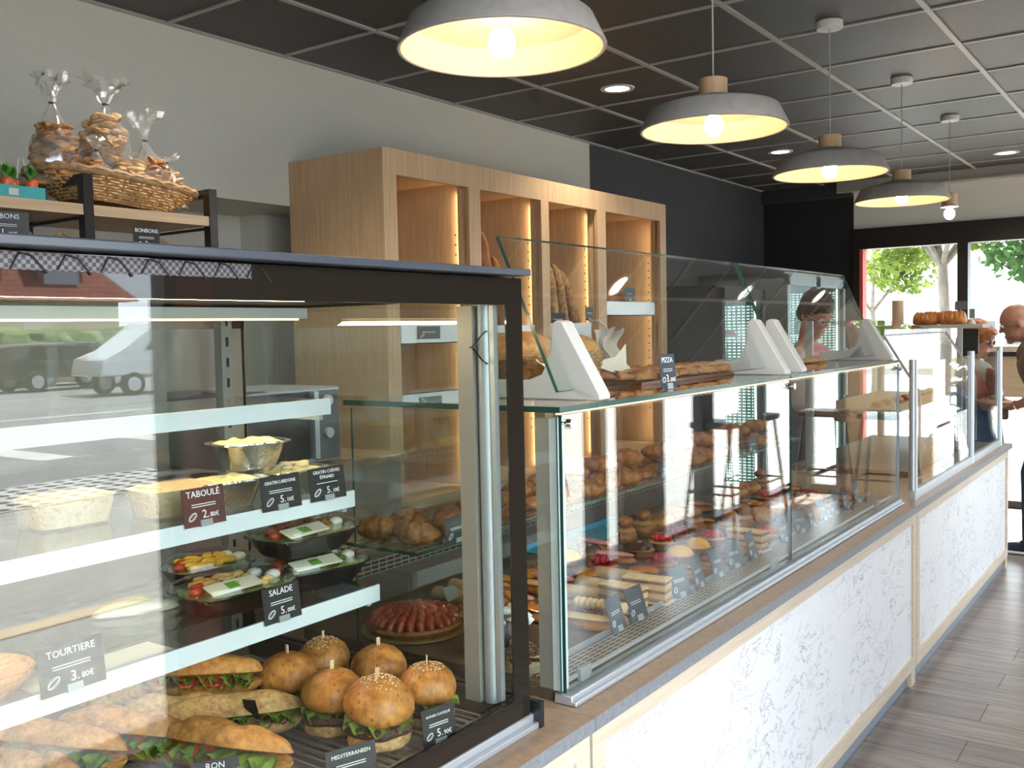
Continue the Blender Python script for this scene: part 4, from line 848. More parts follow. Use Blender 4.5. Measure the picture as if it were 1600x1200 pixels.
layout = [  # y, then (kind) from the glass inwards
    (1.965, ['chocolate chip éclair', 'apricot boat', 'coffee iced éclair', 'pale cream roll']), (2.035, ['meringue éclair', 'apricot boat', 'pink iced éclair', 'pale cream roll']),
    (2.16, ['layered cream slice', 'pale cream roll', 'coffee iced éclair', 'apricot boat']), (2.25, ['layered cream slice', 'pale cream roll', 'pink iced éclair', 'apricot tartlet']),
    (2.36, ['chocolate roll', 'pale cream roll', 'apricot tartlet', 'raspberry tartlet']), (2.47, ['nut crumble tartlet', 'apricot tartlet', 'raspberry tartlet', 'yellow domed tartlet']),
    (2.58, ['nut crumble tartlet', 'raspberry tartlet', 'pink iced éclair', 'chocolate domed tartlet']), (2.70, ['raspberry tartlet', 'yellow domed tartlet', 'chocolate domed tartlet', 'pink iced éclair']),
    (2.82, ['nut crumble tartlet', 'yellow domed tartlet', 'red berry tartlet', 'double choux bun']), (2.95, ['layered cream slice', 'red berry tartlet', 'raspberry tartlet', 'double choux bun']),
    (3.08, ['red berry tartlet', 'double choux bun', 'double choux bun', 'round golden bun']), (3.20, ['apricot tartlet', 'double choux bun', 'coffee iced éclair', 'round golden bun']),
    (3.34, ['chocolate domed tartlet', 'round golden bun', 'double choux bun', 'apricot boat']), (3.48, ['round golden bun', 'round golden bun', 'chocolate domed tartlet', 'apricot boat']),
    (3.62, ['layered cream slice', 'round golden bun', 'apricot tartlet', 'raspberry tartlet']), (3.76, ['apricot tartlet', 'nut crumble tartlet', 'red berry tartlet', 'round golden bun']),
    (3.90, ['nut crumble tartlet', 'raspberry tartlet', 'apricot boat', 'round golden bun']), (4.03, ['raspberry tartlet', 'nut crumble tartlet', 'apricot tartlet', 'double choux bun'])]
ORD = ['first', 'second', 'third', 'fourth', 'fifth', 'sixth', 'seventh', 'eighth', 'ninth', 'tenth', 'eleventh', 'twelfth', 'thirteenth', 'fourteenth', 'fifteenth', 'sixteenth', 'seventeenth', 'eighteenth', 'nineteenth', 'twentieth']
proto = {}; count = {}; rowname = ['in the row against the front glass', 'in the second row behind the glass', 'in the third row behind the glass', 'in the back row of the deck']
rd = random.Random(11)
for y, ks in layout:
    for j, k in enumerate(ks):
        if k not in proto: o = proto[k] = kinds[k]()
        else: o = copy_tree(proto[k])
        x = -1.200-.135*j if len(k) and ('clair' in k or 'slice' in k or 'roll' in k or 'boat' in k) else -1.178-.13*j
        place(o, (x+rd.uniform(-.008, .008), y+rd.uniform(-.01, .01), zd), rd.uniform(-.15, .15)); o.scale = (1.12, 1.22, 1.15) if x < -1.19-.13*j else (1.22, 1.22, 1.2); n_ = count.get((k, j), 0); count[(k, j)] = n_+1
        o['label'] = f'{k}, {ORD[n_]} from the tart end {rowname[j]}'; o['group'] = k.replace('é', 'e')+' pastries on the deck'
def croissant():
    t = P_('croissant', 'croissant'); g = MB(); n = 26; rings = []
    for i in range(n+1):
        u = -1+2*i/n; a = u*1.15; r_ = .027*(1-abs(u)**1.8)**.8+.004; r_ *= 1+.26*abs(sin(u*8)); c0 = Vector((.062*sin(a), -.05*cos(a)+.03, .022)); d = Vector((cos(a), sin(a), 0)); s_ = Vector((-sin(a), cos(a), 0))
        rings.append([c0+s_*r_*cos(q)+Vector((0, 0, r_*.85*sin(q))) for q in [2*pi*k/14 for k in range(14)]])
    g.rings(rings); g.build('dough', PUFF, t); return t
def painchoc():
    t = P_('chocolate_pastry', 'pastry'); MB().loft(.10, .055, .045, 16, 16, 5, amp=.12, freq=25, cuts=3).build('dough', PUFF, t); return t
pr = {'c': croissant(), 'p': painchoc()}; first = {'c': True, 'p': True}; cnt = {}
for i in range(20):
    for j in range(2):
        k = 'c' if i in (0, 1, 5, 6, 7, 8, 12, 13, 17) else 'p'; o = pr[k] if first[k] else copy_tree(pr[k]); first[k] = False
        x, y = -1.505-.13*j, 1.72+.123*i; place(o, (x+rd.uniform(-.01, .01), y, 1.0085), rd.uniform(-.5, .6)+(1.4 if k == 'p' else 0)); nm_ = 'golden croissant' if k == 'c' else 'chocolate filled pastry'
        n_ = cnt.get((k, j), 0); cnt[(k, j)] = n_+1; o['label'] = f'{nm_} on the glass shelf, {ORD[n_]} from the tart end, {"front" if j == 0 else "back"} row'; o['group'] = nm_+'s on the glass shelf'
for i in range(9):
    o = copy_tree(pr['c']); place(o, (-1.56+rd.uniform(-.02, .02), 2.45+.19*i, 1.052), rd.uniform(-.6, .8)); o['label'] = f'golden croissant piled on the others, {ORD[i]} from the tart end'; o['group'] = 'croissants of the upper layer'
t = thing('plastic_tray', 'turquoise plastic tray liner under the back row of pastries', 'tray', (-1.7, 2.6, zd)); g = MB()
g.box((-1.79, 2.55, zd-.0002), (-1.655, 3.15, zd+.0012)); g.box((-1.79, 2.55, zd), (-1.787, 3.15, zd+.02)); g.build('liner', mat('turquoise_plastic', (.02, .35, .50), .3), t)
cardy = [1.99, 2.09, 2.33, 2.45, 2.58, 2.70, 2.84, 3.12, 3.28, 3.40, 3.52, 3.66, 3.80, 3.95]
for i, y in enumerate(cardy):
    card(f'slate price card standing before the pastries, {ORD[i]} from the tart end', (-1.122, y, .784), F-.15*(i % 3)+.1, None, None, .078, .082, -.30, CARDB)
for i, y in enumerate((1.66, 2.75, 3.5)):
    card(f'dark price card on the glass shelf, {ORD[i]} from the tart end', (-1.424, y+.1, 1.0085), F, None, None, .09, .06, -.1, CARDB)
# ------------------------------------------------------------------ on top of the pastry case
zt_ = 1.3505
wicker('bread_basket', -1.39, 2.10, zt_, .105, .125, .075, 'low woven basket of round loaves on the pastry case', 'basket', 1.15, 40, 8)
LOAF = mat('floured_loaf', (.64, .36, .13), .6, nscale=10, col2=(.44, .19, .05), bump=.5, bscale=70, fine=50)
def loafx(x, y, z, L, w_, h, rz, lab, m, seed, cuts=2.5, tilt=0, name='loaf', grp=None):
    g = MB(); g.loft(L, w_, h, 24, 36, 2.3, amp=.22, freq=16, seed=seed, cuts=cuts, taper=.5); t = tag(g.build(name, m, loc=(0, 0, 0)), lab, 'bread', grp); place(t, (x, y, z), rz, 0, tilt); return t
loafx(-1.42, 2.02, zt_+.075, .22, .125, .10, 1.2, 'round golden loaf in the basket nearest the black frame', LOAF, 1)
loafx(-1.40, 2.19, zt_+.072, .21, .12, .088, .5, 'pale crusty loaf in the basket beside the white bag', LOAF, 2)
g = MB(); g.grid(lambda u, v: Vector((-1.29+.02*sin(v*5), 1.93+u*.13, zt_+.012+v*.07+.012*sin(u*7+v*3))), 16, 8); tag(g.build('paper_sheet', NAP), 'white paper sheet folded over the basket side', 'paper')
g = MB(); g.add([(-1.36, 2.25, 1.41), (-1.30, 2.30, 1.425), (-1.30, 2.36, 1.46), (-1.285, 2.335, 1.405), (-1.27, 2.39, 1.36), (-1.30, 2.28, 1.385)], [(0, 1, 5), (1, 2, 3), (1, 3, 5), (3, 4, 5)]); tag(g.build('paper_corner', NAP), 'pointed corner of white paper at the basket edge', 'paper')
t = thing('wooden_board', 'long wooden board under the pizzas on the pastry case', 'board', (-1.31, 2.6, zt_)); bx((-1.42, 2.26, zt_), (-1.20, 3.0, zt_+.010)).build('plank', mat('walnut_board', (.16, .06, .025), .45), t)
PIZ = mat('baked_dough', (.55, .26, .09), .6, nscale=20, col2=(.24, .08, .03), bump=.6, bscale=60, fine=50)
def pizza(x, y, rz, lab, top, seed):
    t = thing('pizza_slice', '', 'pizza', (0, 0, 0), 0, 'pizza pieces on the board'); MB().loft(.17, .13, .040, 20, 28, 5, amp=.5, freq=30, seed=seed).build('dough', PIZ, t)
    g = MB(); g.grid(lambda u, v: Vector(((u-.5)*.13, (v-.5)*.09, .024+.010*noise.noise((u*6+seed, v*5, 2)))), 16, 12); g.build('topping', top, t); place(t, (x, y, zt_+.0105), rz); t['label'] = lab
RT = mat('tomato_topping', (.42, .07, .03), .4, nscale=25, col2=(.55, .38, .15)); CT = mat('browned_cheese', (.55, .33, .12), .5, nscale=20, col2=(.10, .04, .02))
for i in range(5): pizza(-1.29+.008*(i % 2), 2.33+.135*i, .2*(i % 3-1), f'{"folded red topped" if i % 2 else "golden cheese topped"} pizza piece, {ORD[i]} from the bread basket', RT if i % 2 else CT, i)
card('dark card reading PIZZA at the front edge of the case top', (-1.07, 2.16, zt_+.001), F-.1, 'PIZZA', '3.00', .07, .085, -.1, CARDB)
for i, (x, y, L) in enumerate(((-1.27, 3.20, .30), (-1.25, 3.52, .32), (-1.27, 3.86, .30))):
    loafx(x, y, zt_, L, .075, .036, pi/2+.05, 'long sugared brioche stick, '+['by the middle brackets', 'between the other two sticks', 'by the last bracket'][i], LOAF, 20+i, 4, name='brioche_stick', grp='brioche sticks behind the second screen')
t = thing('carrier_bag', 'crumpled white plastic bag hanging by the oak unit', 'bag', (-2.6, 4.95, 1.2)); g = MB()
g.grid(lambda u, v: Vector((-2.60+.035*sin(u*9+v*4)+.02*cos(v*13), 4.55+(u-.5)*(.14+.16*v)+.01*sin(v*17), 1.50-v*.33+.015*sin(u*8))), 24, 24); g.grid(lambda u, v: Vector((-2.66+.03*sin(u*8+v*5), 4.55+(u-.5)*(.14+.16*v), 1.50-v*.33)), 16, 16)
g.build('film', mat('milky_film', (.72, .68, .62), .4, alpha=.75), t); g = MB(); g.tube([(-2.68, 4.55, 1.55), (-2.63, 4.55, 1.52), (-2.62, 4.55, 1.49)], .006, 6); g.build('knot', WHITEP, t)
MB().box((-2.729, 4.545, 1.545), (-2.66, 4.555, 1.555)).build('hook', WHITEP, t)
# breads and trays in the oak unit
TRAYM = mat('pale_metal_tray', (.55, .55, .53), .35, .3)
def tray(bay, z, h, x1, lab, y0=None, y1=None):
    a, b_ = bays[bay]; a += .01 if y0 is None else y0; b_ -= (.06 if y1 is None else y1); g = MB(); x0 = -3.2
    for p, q in (((x0, a, z), (x1, b_, z+.004)), ((x1-.004, a, z), (x1, b_, z+h)), ((x0, a, z), (x0+.004, b_, z+h+.02)), ((x0, a, z), (x1, a+.004, z+h)), ((x0, b_-.004, z), (x1, b_, z+h))): g.box(p, q)
    return tag(g.build('bread_tray', TRAYM), lab, 'tray', 'metal trays in the oak unit')
tray(0, 1.455, .081, -2.74, 'pale metal tray with a grey card in the first oak bay'); tray(1, 1.44, .09, -2.74, 'pale metal tray in the second oak bay, behind the loaves'); tray(2, 1.44, .098, -2.74, 'pale metal tray of speckled baguettes in the third oak bay'); tray(3, 1.578, .08, -2.74, 'pale metal tray of brown loaves in the last oak bay')
SEED = mat('seeded_crust', (.50, .27, .10), .65, nscale=55, col2=(.20, .09, .03), bump=.4, bscale=80); DBR = mat('dark_bread', (.42, .16, .04), .55, nscale=12, col2=(.22, .07, .02), bump=.2, bscale=40)
def baguette(p, q, w_, lab, m, seed, grp):
    p = Vector(p); q = Vector(q); d = q-p; g = MB(); g.loft(d.length, w_, w_*.9, 18, 28, 3.2, flat=.9, amp=.12, freq=12, seed=seed, cuts=4)
    o = tag(g.build('baguette', m, loc=(0, 0, 0)), lab, 'baguette', grp if grp else None); o.location = (p+q)/2; o.rotation_euler = d.to_track_quat('X', 'Z').to_euler(); return o
gp = 'baguettes standing in the oak unit'
baguette((-2.79, 4.245, 1.46), (-2.82, 4.225, 1.86), .075, 'speckled baguette against the near cheek of the third bay', SEED, 1, gp); baguette((-2.79, 4.36, 1.46), (-2.82, 4.30, 1.85), .072, 'speckled baguette standing upright in the middle of its tray', SEED, 2, gp)
baguette((-2.79, 4.50, 1.46), (-2.83, 4.38, 1.82), .07, 'speckled baguette leaning farthest toward its price card', SEED, 3, gp)
baguette((-2.79, 3.67, 1.46), (-2.80, 3.64, 1.98), .085, 'dark golden loaf standing in the second bay behind the rack lid', DBR, 4, gp); baguette((-2.79, 3.76, 1.46), (-2.80, 3.74, 1.86), .08, 'glossy brown loaf standing beside the darker one, second bay', DBR, 5, gp)
for i in range(4): baguette((-2.80, 4.82+.10*i, 1.625), (-3.1, 4.80+.09*i, 1.70+.03*(i % 2)), .085, f'short brown loaf in the last bay tray, {ORD[i]} from its near cheek', DBR, 8+i, 'brown loaves in the last bay')
card('small black card before the speckled baguettes', (-2.735, 4.245, 1.52), F-.3, None, None, .10, .07, 0, icon=False); card('black card clipped at the far end of the baguette tray', (-2.735, 4.56, 1.55), F+.15, None, None, .11, .075, 0, icon=False); card('grey card clipped over the tray of brown loaves', (-2.735, 5.02, 1.665), F, None, None, .12, .075, 0, CARDB, icon=False)
card('grey card with a sandwich drawing on the first bay tray', (-2.738, 3.215, 1.475), F, None, None, .15, .055, 0, mat('grey_card', (.10, .105, .105), .5), clip=False); card('slate card beside the hanging white bag', (-2.726, 4.70, 1.42), F, None, None, .11, .08, 0, CARDB, icon=False)
# ------------------------------------------------------------------ drinks fridges
def perf():
    m = bpy.data.materials.new('lit_perforated_panel'); m.use_nodes = True; nt = m.node_tree; N = nt.nodes; L = nt.links; b = N['Principled BSDF']
    tc = N.new('ShaderNodeTexCoord'); v = N.new('ShaderNodeTexBrick'); v.offset = 0; sp = N.new('ShaderNodeSeparateXYZ'); cb = N.new('ShaderNodeCombineXYZ'); L.new(tc.outputs['Object'], sp.inputs[0]); ax_ = N.new('ShaderNodeMath'); L.new(sp.outputs['Y'], ax_.inputs[0]); L.new(sp.outputs['X'], ax_.inputs[1]); L.new(ax_.outputs[0], cb.inputs[0]); L.new(sp.outputs['Z'], cb.inputs[1]); L.new(cb.outputs[0], v.inputs['Vector'])
    v.inputs['Scale'].default_value = 1; v.inputs['Brick Width'].default_value = .035; v.inputs['Row Height'].default_value = .022; v.inputs['Mortar Size'].default_value = .007
    v.inputs['Color1'].default_value = (.75, 1, .9, 1); v.inputs['Color2'].default_value = (.45, .8, .65, 1); v.inputs['Mortar'].default_value = (.01, .03, .025, 1)
    L.new(v.outputs['Color'], b.inputs['Emission Color']); b.inputs['Emission Strength'].default_value = 2.2; b.inputs['Base Color'].default_value = (.1, .12, .12, 1); return m
FG = glassmat('fridge_glass', .010, (.95, .97, .96), graz=.15); PERF = perf(); FR = mat('fridge_grey', (.16, .17, .17), .4, .4); LEDC = mat('cold_led', (1, 1, 1), .5, emis=(.85, 1, .97), est=4)
def fridge(y0, y1, z1, lab, doors, x1=-2.50, dark=False):
    t = thing('drinks_fridge', lab, 'fridge', (-2.85, (y0+y1)/2, 0), 0, 'glass door fridges'); x0 = -3.2; body = WALLD if dark else FR
    g = MB(); g.box((x0, y0, 0), (x1-.03, y0+.03, z1)); g.box((x0, y1-.03, 0), (x1-.03, y1, z1)); g.box((x0, y0, z1-.05), (x1-.03, y1, z1)); g.box((x0, y0, 0), (x1-.03, y1, .15)); g.box((x0, y0, 0), (x0+.03, y1, z1)); g.build('cabinet', body, t)
    bx((x0+.03, y0+.03, .15), (x0+.035, y1-.03, z1-.05)).build('lit_back_panel', PERF, t); bx((x0+.04, y1-.036, .2), (x1-.08, y1-.031, z1-.12)).build('lit_side_panel', PERF, t); w_ = (y1-y0)/doors
    for d in range(doors):
        a, b_ = y0+d*w_, y0+(d+1)*w_; g = MB(); g.box((x1-.03, a, .1), (x1, a+.05, z1-.02)); g.box((x1-.03, b_-.05, .1), (x1, b_, z1-.02)); g.box((x1-.03, a, z1-.10), (x1, b_, z1-.02)); g.box((x1-.03, a, .1), (x1, b_, .2)); f_ = g.build('door', body, t)
        bx((x1-.02, a+.05, .2), (x1-.014, b_-.05, z1-.10)).build('door_glass', FG, f_); bx((x1, b_-.045, .9), (x1+.025, b_-.03, 1.3)).build('door_handle', ALU, f_)
    for yy in (y0+.05, y1-.06): bx((x1-.06, yy, .2), (x1-.05, yy+.012, z1-.1)).build('light_strip', LEDC, t)
    for z in (.5, .85, 1.15, 1.42, 1.62):
        if z < z1-.15: bx((x0+.04, y0+.03, z), (x1-.07, y1-.03, z+.008)).build('shelf', G, t)
    return t
fridge(5.80, 6.55, 1.77, 'dark glass door fridge with lit green panel beside the oak unit', 1, dark=True); fridge(7.0, 8.40, 1.90, 'grey double door drinks fridge behind the server', 2)
bx((-3.28, 5.50, 0), (-2.95, 5.76, 1.98)).build('black_panel', BLACK); tag(bpy.data.objects['black_panel'], 'tall black panel standing beside the oak unit', 'panel')
rd = random.Random(3); BOT = [mat('bottle_green', (.03, .20, .05), .15), mat('bottle_red', (.45, .03, .02), .2), mat('bottle_pale', (.55, .60, .58), .15)]
def bottle(m):
    t = thing('drink_bottle', '', 'bottle', (0, 0, 0)); MB().lathe([(0, 0), (.030, 0), (.032, .01), (.032, .12), (.012, .17), (.012, .20), (0, .20)], seg=14).build('body', m, t); MB().lathe([(0, .20), (.014, .198), (.014, .215), (0, .216)], seg=12).build('cap', WHITEP, t); return t
pb = [bottle(m) for m in BOT]; used = [False]*3; nbt = 0
for z, ys_ in ((1.158, [7.12, 7.24, 7.36, 7.50, 7.85, 7.97, 8.10, 8.22]), (1.428, [7.12, 7.24, 7.38, 7.50, 7.85, 7.97, 8.12, 8.24]), (1.158, [5.92, 6.06, 6.20, 6.34])):
    for y in ys_:
        k = nbt % 3 if y > 6.8 else 0; o = pb[k] if not used[k] else copy_tree(pb[k]); used[k] = True; place(o, (-2.72, y, z)); q = ['green', 'red', 'clear'][k]
        n2 = [v for v in ys_].index(y); o['label'] = f'{q} drink bottle, {ORD[n2]} from the near side on the {"upper" if z > 1.3 else "lower"} shelf of the {"double" if y > 6.8 else "single"} fridge'; o['group'] = 'bottles in the drinks fridges'; nbt += 1
for y, q in ((6.02, 'near the door hinge'), (6.26, 'beside the door handle')):
    t = thing('meat_pack', 'red topped cake on the glass shelf of the single fridge, '+q, 'cake', (-2.72, y, 1.428)); MB().blob((-2.72, y, 1.452), (.12, .10, .03), 18, 10, .25, 4, 1, flat=.7).build('red_topping', STR, t)
# ------------------------------------------------------------------ far end of the counter
t = thing('end_display', 'low glass topped pastry display at the far end of the counter', 'display case', (-1.4, 5.75, .75))
bx((-1.74, 4.9, .7505), (-1.16, 6.45, .78)).build('base', mat('brown_base', (.16, .12, .09), .5), t)
g = MB(); g.add([(-1.30, 5.0, 1.44), (-1.30, 6.42, 1.44), (-1.13, 6.42, 1.16), (-1.13, 5.0, 1.16)], [(0, 1, 2, 3)]); g.build('sloped_glass', GT, t)
g = MB(); g.add([(-1.30, 5.0, 1.44), (-1.30, 6.42, 1.44), (-1.62, 6.42, 1.52), (-1.62, 5.0, 1.52)], [(0, 1, 2, 3)]); g.build('top_glass', GT, t)
g = MB(); g.add([(-1.13, 5.0, 1.16), (-1.13, 6.42, 1.16), (-1.13, 6.42, .78), (-1.13, 5.0, .78)], [(0, 1, 2, 3)]); g.build('front_glass', GT, t)
g = MB(); g.bar((-1.30, 5.0, 1.44), (-1.30, 6.42, 1.44), .008); g.bar((-1.13, 5.0, 1.16), (-1.13, 6.42, 1.16), .008); g.build('dark_edge', GREYW, t)
for y in (5.0, 6.42): g = MB(); g.bar((-1.30, y, 1.44), (-1.13, y, 1.16), .012); g.bar((-1.13, y, 1.16), (-1.13, y, .78), .012); g.build('side_bar', ALU, t)
bx((-1.70, 5.0, 1.06), (-1.22, 6.42, 1.07)).build('shelf', mat('tan_shelf', (.36, .26, .17), .5), t)
for y in (5.02, 6.40): bx((-1.70, y-.01, .78), (-1.66, y+.01, 1.52)).build('rear_post', ALU, t)
pr2 = {}
for i in range(7):
    o = copy_tree(pr['p']); place(o, (-1.36, 5.12+.19*i, 1.0705), 1.5); o['label'] = f'chocolate filled pastry in the far end display, {ORD[i]} from the tall post'; o['group'] = 'pastries in the far end display'
t = thing('wall_shelf', 'white raised shelf over the far end of the counter', 'shelf', (-1.42, 6.52, .7505))
bx((-1.755, 6.465, 1.462), (-1.10, 6.70, 1.485)).build('board', WHITEP, t); bx((-1.25, 6.50, .7505), (-1.225, 6.54, 1.462)).build('support', WHITEP, t); bx((-1.73, 6.50, .7505), (-1.705, 6.54, 1.462)).build('support', WHITEP, t)
bx((-1.235, 6.56, 1.27), (-1.14, 6.575, 1.455)).build('screen_panel', BLACK, t)
t = thing('paper_roll', 'upright cardboard paper roll at the near end of the white shelf', 'paper roll', (-1.615, 6.55, 1.4855)); MB().lathe([(0, 0), (.035, 0), (.035, .16), (.022, .16), (.022, .10), (0, .10)], c=(-1.615, 6.55, 1.4855), seg=24).build('tube', mat('kraft_card', (.52, .38, .24), .7), t)
BRIO = mat('brioche_crust', (.52, .20, .04), .4, nscale=16, col2=(.28, .08, .015), bump=.3, bscale=60)
for i, (x, L) in enumerate(((-1.435, .17), (-1.29, .17))):
    g = MB(); g.loft(L, .13, .10, 24, 40, 9, flat=.7, amp=.16, freq=26, seed=i+2, cuts=6.5); o = g.build('brioche_loaf', BRIO, loc=(0, 0, 0)); tag(o, ['dark ridged brioche loaf beside the paper roll', 'golden brioche loaf at the end of the white shelf'][i], 'bread', 'brioche loaves on the white shelf'); place(o, (x, 6.55, 1.4855), .1)
card('tilted grey card over the brioche', (-1.235, 6.53, 1.575), .3, None, None, .07, .055, .3, mat('grey_card', (.1, .1, .1), .5), icon=False, clip=False, small=False)
t = thing('card_stand', 'small white holder with a slim grey card on the white shelf', 'card holder', (-1.17, 6.53, 1.4855)); MB().lathe([(0, 0), (.022, 0), (.018, .015), (0, .03)], c=(-1.17, 6.53, 1.4855), seg=14).build('foot', WHITEP, t); bx((-1.185, 6.527, 1.52), (-1.155, 6.530, 1.58)).build('card', GREYW, t); MB().tube([(-1.17, 6.53, 1.51), (-1.17, 6.53, 1.53)], .002).build('pin', WHITEP, t)
g = MB(); g.tube([(-1.235, 6.53, 1.55), (-1.235, 6.532, 1.62)], .002, 6); tag(g.build('card_pin', WHITEP), 'thin pin that holds the tilted grey card in the brioche', 'pin')
t = baguette((-1.20, 4.165, 1.352), (-1.24, 4.175, 1.50), .06, 'dark crusted loaf standing upright past the last bracket', DBR, 15, None)
t = thing('high_table', 'tan standing table with pale top near the end windows', 'table', (-1.05, 8.2, 0)); bx((-1.42, 8.0, 1.27), (-.30, 8.4, 1.31)).build('table_top', PALEY, t); bx((-1.38, 8.03, 1.235), (-.34, 8.37, 1.268)).build('black_band', BLACK, t); bx((-1.36, 8.05, .93), (-.36, 8.35, 1.234)).build('panel', OAKX, t)
for x in (-1.30, -.42): bx((x-.02, 8.18, 0), (x+.02, 8.22, .93)).build('leg', BLACK, t)
def stool(x, y, lab):
    t = thing('bar_stool', lab, 'stool', (x, y, 0), 0, 'black bar stools'); bx((x-.17, y-.16, .735), (x+.17, y+.16, .785)).build('seat', mat('dark_seat', (.03, .026, .024), .5), t, bevel=.015)
    for a, b_ in ((-1, -1), (1, -1), (1, 1), (-1, 1)): MB().bar((x+.20*a, y+.19*b_, 0), (x+.13*a, y+.12*b_, .735), .018).build('leg', BLACK, t)
    g = MB(); q = .18; pts = [(x-q, y-q, .25), (x+q, y-q, .25), (x+q, y+q, .25), (x-q, y+q, .25), (x-q, y-q, .25)]
    for k in range(4): g.bar(pts[k], pts[k+1], .014)
    g.build('foot_ring', BLACK, t)
stool(.05, 8.1, 'black bar stool standing nearest the end door'); stool(.95, 7.6, 'black bar stool standing by the shop front pier'); stool(.95, 6.9, 'black bar stool second along the shop front'); stool(.55, 8.15, 'black bar stool between the end door and the corner')
#@@PEOPLE
#@@PEOPLE
# ------------------------------------------------------------------ people
SKIN = mat('skin', (.55, .30, .20), .5, nscale=30, col2=(.48, .24, .16)); SKINM = mat('tanned_skin', (.40, .20, .13), .45, nscale=30, col2=(.34, .16, .10))
def caps(g, p, q, r0, r1, seg=14, fl=1.0):
    p = Vector(p); q = Vector(q); d = (q-p); L = d.length; d.normalize(); pts = []; rs = []
    for k in range(4): a = (k/4)*pi/2; pts.append(p-d*r0*cos(a)); rs.append(max(.0008, r0*sin(a)))
    pts.append(p); rs.append(r0); pts.append((p+q)/2); rs.append((r0+r1)/2); pts.append(q); rs.append(r1)
    for k in range(3, -1, -1): a = (k/4)*pi/2; pts.append(q+d*r1*cos(a)); rs.append(max(.0008, r1*sin(a)))
    g.tube(pts, rs, seg)
def remesh(o, vox, it=4):
    m = o.modifiers.new('skin', 'REMESH'); m.mode = 'VOXEL'; m.voxel_size = vox; m.use_smooth_shade = True
    s = o.modifiers.new('smooth', 'SMOOTH'); s.factor = .5; s.iterations = it
def person(name, lab, J, head_dir, head_tilt, skin, hr=.5, vox=.007, hold=None):
    """J: joints in world space. Returns the person's body object; children hold hair, eyes and clothes"""
    g = MB(); nk = Vector(J['neck']); hd = Vector(J['head']); hx = Vector((cos(head_dir), sin(head_dir), 0)); zz = Vector((0, 0, 1)); side = zz.cross(hx)
    M = Matrix.Translation(hd) @ Matrix.Rotation(head_dir, 4, 'Z') @ Matrix.Rotation(head_tilt, 4, 'Y')
    g.blob((0, 0, .025), (.098, .076, .098), 24, 16, M=M); g.blob((.030, 0, -.055), (.062, .054, .065), 20, 12, M=M)      # skull, jaw
    g.blob((.045, 0, -.020), (.052, .058, .050), 16, 10, M=M)
    for k, (p, q, a, b_) in enumerate((((.088, 0, .018), (.112, 0, -.018), .010, .013), ((.094, -.016, -.068), (.094, .016, -.068), .008, .008), ((.094, -.013, -.056), (.094, .013, -.056), .006, .006), ((.078, 0, -.100), (.086, 0, -.098), .018, .016))): caps(g, M @ Vector(p), M @ Vector(q), a, b_, 10)
    for s_ in (-1, 1):
        g.blob((.0, s_*.078, -.012), (.018, .009, .030), 12, 8, M=M @ Matrix.Rotation(.15*s_, 4, 'Z')); caps(g, M @ Vector((.083, s_*.018, .030)), M @ Vector((.076, s_*.046, .026)), .009, .007, 8)
    caps(g, M @ Vector((-.02, 0, -.05)), nk, .052, .058)
    sl, sr = Vector(J['sl']), Vector(J['sr']); pel = Vector(J['pelvis']); ch = nk.lerp(pel, .33)
    caps(g, nk, sl, .052, .048); caps(g, nk, sr, .052, .048); caps(g, nk.lerp(ch, .4), ch, .085, .12); caps(g, ch, pel, .118, .120)
    w_ = (sl-sr).normalized(); caps(g, ch+w_*.05, ch-w_*.05, .11, .11); caps(g, pel+w_*.06, pel-w_*.06, .112, .112)
    for s_ in 'lr':
        S, E_, W = Vector(J['s'+s_]), Vector(J['e'+s_]), Vector(J['w'+s_]); caps(g, S, E_, .048, .038); caps(g, E_, W, .039, .025)
        H = Vector(J['h'+s_]); d = (H-W).normalized(); u = d.cross(Vector((0, 0, 1))).normalized(); pn = d.cross(u)
        caps(g, W, W+d*.03, .024, .026, 10)
        for k in range(4):
            o_ = u*(.026-.0175*k); k0 = W+d*.03+o_*.7; k1 = W+d*(.085-.004*abs(k-1.3))+o_; caps(g, k0, k1, .013, .0115, 8)
            L = (.040, .045, .042, .033)[k]; k2 = k1+(d*.75-pn*.5*J.get('curl', 1)).normalized()*L*.6; k3 = k2+(d*.35-pn*.9*J.get('curl', 1)).normalized()*L*.55; caps(g, k1, k2, .0095, .0088, 8); caps(g, k2, k3, .0088, .0075, 8)
        t0 = W+d*.028+u*.022; t1 = t0+(d*.6+u*.75-pn*.2).normalized()*.036; caps(g, t0, t1, .0125, .0105, 8); caps(g, t1, t1+(d*.9+u*.1-pn*.35).normalized()*.028, .0105, .0085, 8)
        hp = pel+w_*(.085 if s_ == 'l' else -.085)-Vector((0, 0, .03)); K, A = Vector(J['k'+s_]), Vector(J['a'+s_]); caps(g, hp, K, .088, .058); caps(g, K, A, .056, .038)
        t = Vector(J.get('toe', (1, 0, 0))).normalized(); caps(g, A-t*.02, A+t*.12-Vector((0, 0, .045)), .036, .030)
    body = g.build('person', skin, loc=(pel.x, pel.y, 0)); remesh(body, vox); tag(body, lab, 'person')
    for s_ in (-1, 1):
        e = MB(); e.blob((.0835, s_*.031, .008), .0125, 12, 8, M=M); eo = e.build('eye', mat('eye_white', (.75, .72, .68), .2), body)
        e = MB(); e.blob((.0925, s_*.031, .006), .0062, 10, 6, M=M); e.build('iris', mat('dark_iris', (.05, .03, .02), .15), eo)
        e = MB(); e.tube([M @ Vector((.096-.02*abs(q-.5), s_*(.016+.034*q), .034+.006*sin(q*pi))) for q in (0, .25, .5, .75, 1)], .0035, 6); e.build('eyebrow', mat('brow', (.10, .05, .03), .8), body)
    e = MB(); e.tube([M @ Vector((.101-.012*abs(q), .024*q, -.062)) for q in (-1, -.5, 0, .5, 1)], .0035, 6); e.build('lips', mat('lips', (.36, .10, .08), .4), body)
    return body, M
